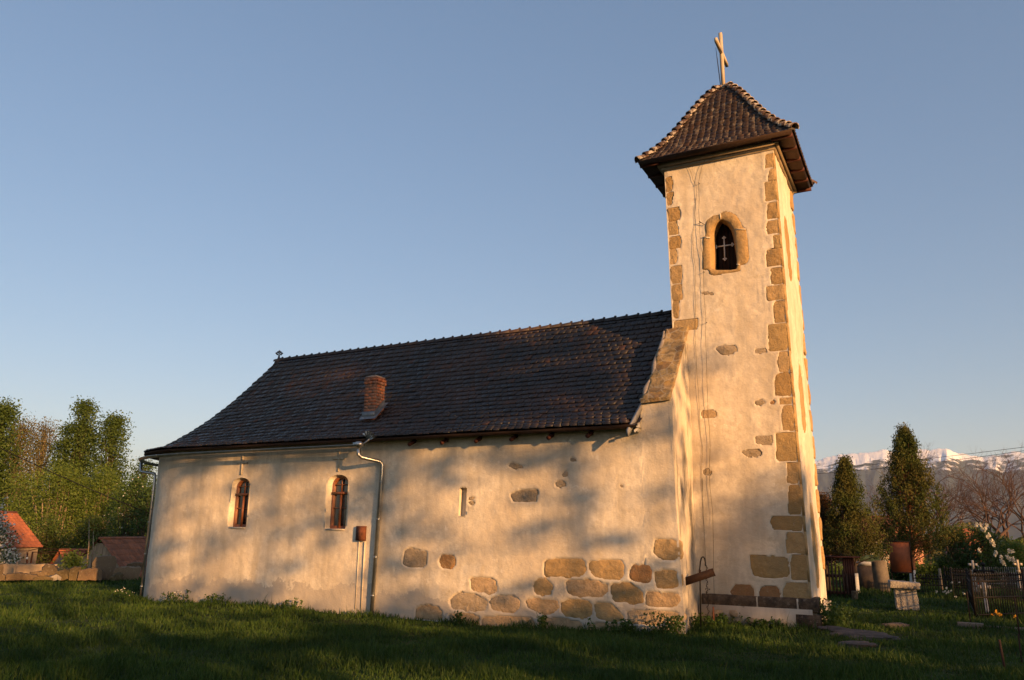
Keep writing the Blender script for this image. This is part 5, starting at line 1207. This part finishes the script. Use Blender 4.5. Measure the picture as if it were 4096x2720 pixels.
# houses left
exs,eys=frame(450,2250)
def gable_house(name,label,apex,dist,gw,hgt,roofh,depth,ang,wallm,roofm,u,v,nrow=8,boards=False,cat='house',ndrop=3.):
    """gable end at (u,v) apex; depth runs along direction ang from the frame"""
    ap=at(u,v,dist);e1,e2=frame(u,v);dx=e1*math.cos(ang)+e2*math.sin(ang);wx=e1*-math.sin(ang)*-1*0+np.cross(dx,[0,0,1.]);wx=wx/np.linalg.norm(wx)
    b=np.array([ap[0],ap[1],ap[2]-hgt]);T=thing(name,label,cat,b)
    m=MB();n=9 if boards else 1
    z0=-ndrop
    if boards:
        for i in range(n):
            a0=-gw/2+gw*i/n;a1=-gw/2+gw*(i+1)/n-.01;f=lambda a:hgt-roofh*abs(a)/(gw/2)
            P=[(a0,z0),(a1,z0),(a1,f(a1)),(a0,f(a0))]
            m.add([b+wx*a+np.array([0,0,z]) for a,z in P],[(0,1,2,3)])
    else: m.add([b+wx*a+np.array([0,0,z]) for a,z in ((-gw/2,z0),(gw/2,z0),(gw/2,hgt-roofh),(0,hgt),(-gw/2,hgt-roofh))],[(0,1,2,3,4)])
    for s in (-1,1): m.add([b+wx*s*gw/2+[0,0,z0],b+wx*s*gw/2+dx*depth+[0,0,z0],b+wx*s*gw/2+dx*depth+[0,0,hgt-roofh],b+wx*s*gw/2+[0,0,hgt-roofh]],[(0,1,2,3)])
    m.add([b+dx*depth+wx*a+np.array([0,0,z]) for a,z in ((-gw/2,z0),(gw/2,z0),(gw/2,hgt-roofh),(0,hgt),(-gw/2,hgt-roofh))],[(0,1,2,3,4)])
    m.build('wall',wallm,T)
    m=MB();o=.12
    for s in (-1,1):
        for k in range(nrow):
            t0=k/nrow;t1=min(1,(k+1.15)/nrow);nt=max(4,int(depth/.2))
            for j in range(nt):
                a=-o+(depth+2*o)*j/nt;c=-o+(depth+2*o)*(j+1)/nt-.01
                def pt(t,q,h): return b+wx*s*(gw/2+.14)*(1-t)+dx*q+np.array([0,0,hgt-roofh-.12+(roofh+.14)*t+h])
                w_=.012*((j*7+k*3)%4)/3
                m.add([pt(t0,a,.05+w_),pt(t0,c,.05+w_),pt(t1,c,.015),pt(t1,a,.015),pt(t0,a,.0),pt(t0,c,.0)],[(0,1,2,3),(4,5,1,0)])
    m.tube([b-dx*o+[0,0,hgt+.04],b+dx*(depth+o)+[0,0,hgt+.04]],.06,8);m.build('roof',roofm,T);return T
ds=dr+6;k=mpl(ds)
gable_house('garden_shed','small shed with weathered board gable and mossy red tiled roof behind the headstone','a',ds,2.5,1.6,1.4,3.4,1.02,WOODG,OT2,*zl(1440,632),nrow=7,boards=True,cat='shed')
gable_house('low_roofed_shed','low building whose orange tiled roof shows left of the board gable shed','a',ds+4,2.4,1.0,.9,3.2,.35,MORT,OT,*zl(880,800),nrow=5,cat='shed')
gable_house('village_house','house with steep orange tiled roof half hidden by the blossoming bush','a',ds+7,3.3,2.8,1.35,5.5,math.pi+.75,simple('cream_render',(.28,.21,.14),(.20,.15,.10),4),OT,*zl(205,262),nrow=12,cat='house')
# wire
def cable(label,p,q,sag,r,group=None):
    p=np.array(p);q=np.array(q);t=np.linspace(0,1,24)[:,None];P=p+(q-p)*t-np.array([0,0,1.])*4*sag*t*(1-t);m=MB();m.tube(P,r,4);tag(m.build('overhead_wire',IRON,loc=p),label,'wire',group)
cable('thin wire sloping down across the green trees on the left',at(-300,1640,50),at(640,2070,44),.2,.022)
cable('lower overhead wire crossing in front of the snowy mountains',at(3100,1903,60),at(4300,1772,45),.25,.012,'overhead wires before the mountains')
cable('upper overhead wire crossing in front of the snowy mountains',at(3100,1893,60.5),at(4300,1762,46),.12,.011,'overhead wires before the mountains')
# trees left   (tracing: region of the photo at x*.606, 1550+y*.606)
zt_=lambda x,y:(.606*x,1550+.606*y)
def ltree(name,label,x,yt,d,wpx,prof,lm,seed,z0f=.1,ncl=120,nlf=60,sig=None,leaf=.2,group='trees beyond the meadow',stems=1,bark=BARK,petal=None,bias=.5,cat='tree',asp=.6,base=None,tr=None,lean=(0,0)):
    u,v=zt_(x,yt);b=gbase(u,v,d);h=topz(u,v,d)-b[2];rad=wpx*.606/2/FPX*d*.86
    if d>40: nlf=int(nlf*2.1);leaf*=.72;sig=(sig or rad*.17)*.72;ncl=int(ncl*1.1)
    return crown_tree(name,label,cat,b,h,rad,h*z0f,prof,ncl,nlf,sig or rad*.17,leaf,lm,bark,group,seed=seed,stems=stems,petal=petal,bias=bias,asp=asp,tr=tr or .16,lean=lean)
pop=lambda t:math.sin(math.pi*min(1,max(0,t))**.8)**.6*(1-.25*t)
ltree('poplar_tree','tallest leafy poplar left of the church',570,110,62,290,pop,L_POP,1,.12,190,50,.55,.21)
ltree('poplar_tree','leafy poplar right of the tallest one, nearest the apse',760,195,60,270,pop,L_POP,2,.12,170,50,.55,.21)
ltree('poplar_tree','shorter poplar left of the tallest one',455,245,63,150,pop,L_POP,3,.12,80,45,.5,.20)
ltree('poplar_tree','dark poplar cut by the top of the left edge',30,120,60,280,pop,L_POP,4,.35,130,50,.6,.22)
ltree('birch_tree','olive brown birch in bud behind the blossoming bush',140,240,66,380,egg,L_OLIVE,5,.1,260,40,.75,.17,bark=PALEBARK)
ltree('birch_tree','thin grey green birch between the olive birch and the poplars',310,255,68,330,egg,L_OLIVE,6,.1,220,34,.75,.16,bark=PALEBARK)
ltree('birch_tree','olive birch at the left edge under the dark poplar',-20,330,64,260,egg,L_OLIVE,16,.1,120,30,.7,.17,bark=PALEBARK)
ltree('willow_bush','wide yellow green willow bush with pale fanned stems',430,540,52,640,dome,L_SPR,7,.08,300,46,.62,.15,stems=9,bark=PALEBARK,bias=.6,cat='bush',tr=.09)
ltree('willow_bush','green willow bush right of the wide one',690,560,51,380,dome,L_SPR,8,.08,180,46,.55,.15,stems=6,bark=PALEBARK,bias=.6,cat='bush',tr=.07)
ltree('willow_bush','green bush left behind the orange roof',160,600,56,330,dome,L_SPR,9,.05,110,42,.6,.16,stems=5,bark=PALEBARK,cat='bush',tr=.07)
ltree('elder_bush','dark green bush dotted with pale blossom beside the apse',900,600,47,330,dome,L_DARK,10,.05,130,48,.45,.14,stems=5,petal=(PETAL,.02,.075),cat='bush',tr=.08)
ltree('elder_bush','dark bush directly behind the left downspout',1010,640,45,230,dome,L_DARK,11,.05,90,44,.4,.14,stems=4,cat='bush',tr=.07)
ltree('young_poplar','sparse young poplar just left of the apse eaves',960,480,58,190,egg,L_POP,12,.2,80,22,.6,.19)
ltree('hedge_bush','low green bush behind the board gable shed',620,880,44,380,dome,L_BUSH,13,.02,90,50,.4,.13,stems=4,cat='bush',tr=.06)
ltree('hedge_bush','low green bush behind the pergola frame',330,900,45,300,dome,L_BUSH,14,.02,80,50,.4,.13,stems=4,cat='bush',tr=.06)
ltree('blossoming_bush','white blossoming cherry bush in front of the orange roofed house',-90,860,dr+4.2,480,dome,L_DARK,15,.05,80,44,.26,.09,stems=4,petal=(PETAL,.75,.085),cat='bush',tr=.05,group=None)
ltree('blossoming_sapling','small blossoming branchy sapling at the left edge',0,765,dr+3.5,110,egg,L_DARK,17,.3,24,40,.16,.08,petal=(PETAL,.6,.08),group=None,tr=.03)
ltree('garden_shrub','small bright green shrub above the stones beside the low wall',480,1100,dr+1.5,170,dome,L_SPR,18,.0,30,40,.14,.09,group=None,cat='shrub',tr=.02)
for i,(x,yt) in enumerate(((1270,350),(1330,520))):
    b=at(*zl(x-30,1060),dr+1.8);T=thing('sapling',['tall thin sapling before the board gable','shorter thin sapling right beside the tall one'][i],'sapling',b,None);m=MB();tp=at(*zl(x,yt),dr+1.8)
    m.tube([b-[0,0,.3],(b+tp)/2+[.05,0,0],tp],[.03,.022,.008],5);m.build('trunk',PALEBARK,T);m=MB();t=np.random.default_rng(i).uniform(.3,1,70)[:,None];quads(m,b+(tp-b)*t+np.random.default_rng(i).normal(size=(70,3))*.14,.07);m.build('crown',L_SPR,T)
# far woods along the horizon on the left, one mass
m=MB();r=np.random.default_rng(3);n=26000;az=np.radians(r.uniform(-72,-45,n));dd=r.uniform(85,130,n);hh=2.5+2.4*vn(az*26,dd*0,0,4)+1.*vn(az*90,dd*0,0,5);z=-4.+ (hh+6)*r.uniform(0,1,n)**.7
quads(m,np.stack([dd*np.sin(az),dd*np.cos(az),z],1),.8);tag(m.build('distant_wood',L_POP),'far band of woodland behind the garden trees','wood',kind='stuff')
m=MB();n=22000;az=np.radians(r.uniform(-9,14,n));dd=r.uniform(110,220,n);hh=1.5+1.8*vn(az*30,dd*0,0,6);z=-1.5+(hh+2)*r.uniform(0,1,n)**.7
quads(m,np.stack([dd*np.sin(az),dd*np.cos(az),z],1),.8);tag(m.build('distant_wood',L_OLIVE),'far band of brown woodland at the foot of the mountains','wood',kind='stuff')
# ---------------------------------------------------------------- grass
def grass():
    r=np.random.default_rng(1);n=430000
    R=1/np.sqrt(1);u=r.uniform(0,1,n)
    R=4.2*np.exp(u**.85*math.log(36/4.2));az=np.radians(r.uniform(-70,16,n))
    x=R*np.sin(az);y=R*np.cos(az)
    ins=((x>XA)&(x<-3.98)&(y>YN-.0)&(y<YC+RA))|(np.hypot(x-XA,y-YC)<RA)|((x>-4.4)&(x<-2.03)&(y>YT-.12)&(y<YB))
    rock=np.zeros(n,bool)
    for q in ((215,1275),(330,1300),(440,1315),(345,1355)):
        p=gbase(*zc(*q));rock|=(np.hypot((x-p[0])/.42,(y-p[1])/.24)<1)
    keep=~ins&~(rock&(r.uniform(0,1,n)<.93));x,y,R=x[keep],y[keep],R[keep];n=len(x)
    cl=fbm(x*1.3,y*1.3,0,40,3);cl2=vn(x*4.5,y*4.5,0,44)
    h=(.085+.06*np.clip(cl,-1,1)+.045*cl2*np.abs(cl2))*r.uniform(.55,1.35,n);h=np.clip(h,.025,.22)
    near=(np.abs(y-YN)<.35)&(x<-4)&(x>-17);h=np.where(near,h*1.05,h)
    tall=r.uniform(0,1,n)<.012;h=np.where(tall,h*1.9,h)
    w=.0022*(R/5)**.85*r.uniform(.7,1.4,n)+.001
    th=r.uniform(0,2*math.pi,n);ln=h*r.uniform(.1,.75,n);la=r.uniform(0,2*math.pi,n)
    B=np.stack([x,y,gz(x,y)-.01],1);A=np.stack([np.cos(th)*w,np.sin(th)*w,0*w],1)
    M=B+np.stack([np.cos(la)*ln*.35,np.sin(la)*ln*.35,h*.6],1);Tp=B+np.stack([np.cos(la)*ln,np.sin(la)*ln,h],1)
    V=np.stack([B-A,B+A,M+A*.8,M-A*.8,Tp],1).reshape(-1,3);i=np.arange(n)*5
    m=MB();m.v.append(V);m.n=len(V);m.f.append(np.stack([i,i+1,i+2,i+3],1));m.f.append(np.stack([i+3,i+2,i+4],1))
    tag(m.build('grass',GRASS),'short unmown spring grass covering the churchyard','grass',kind='stuff')
grass()
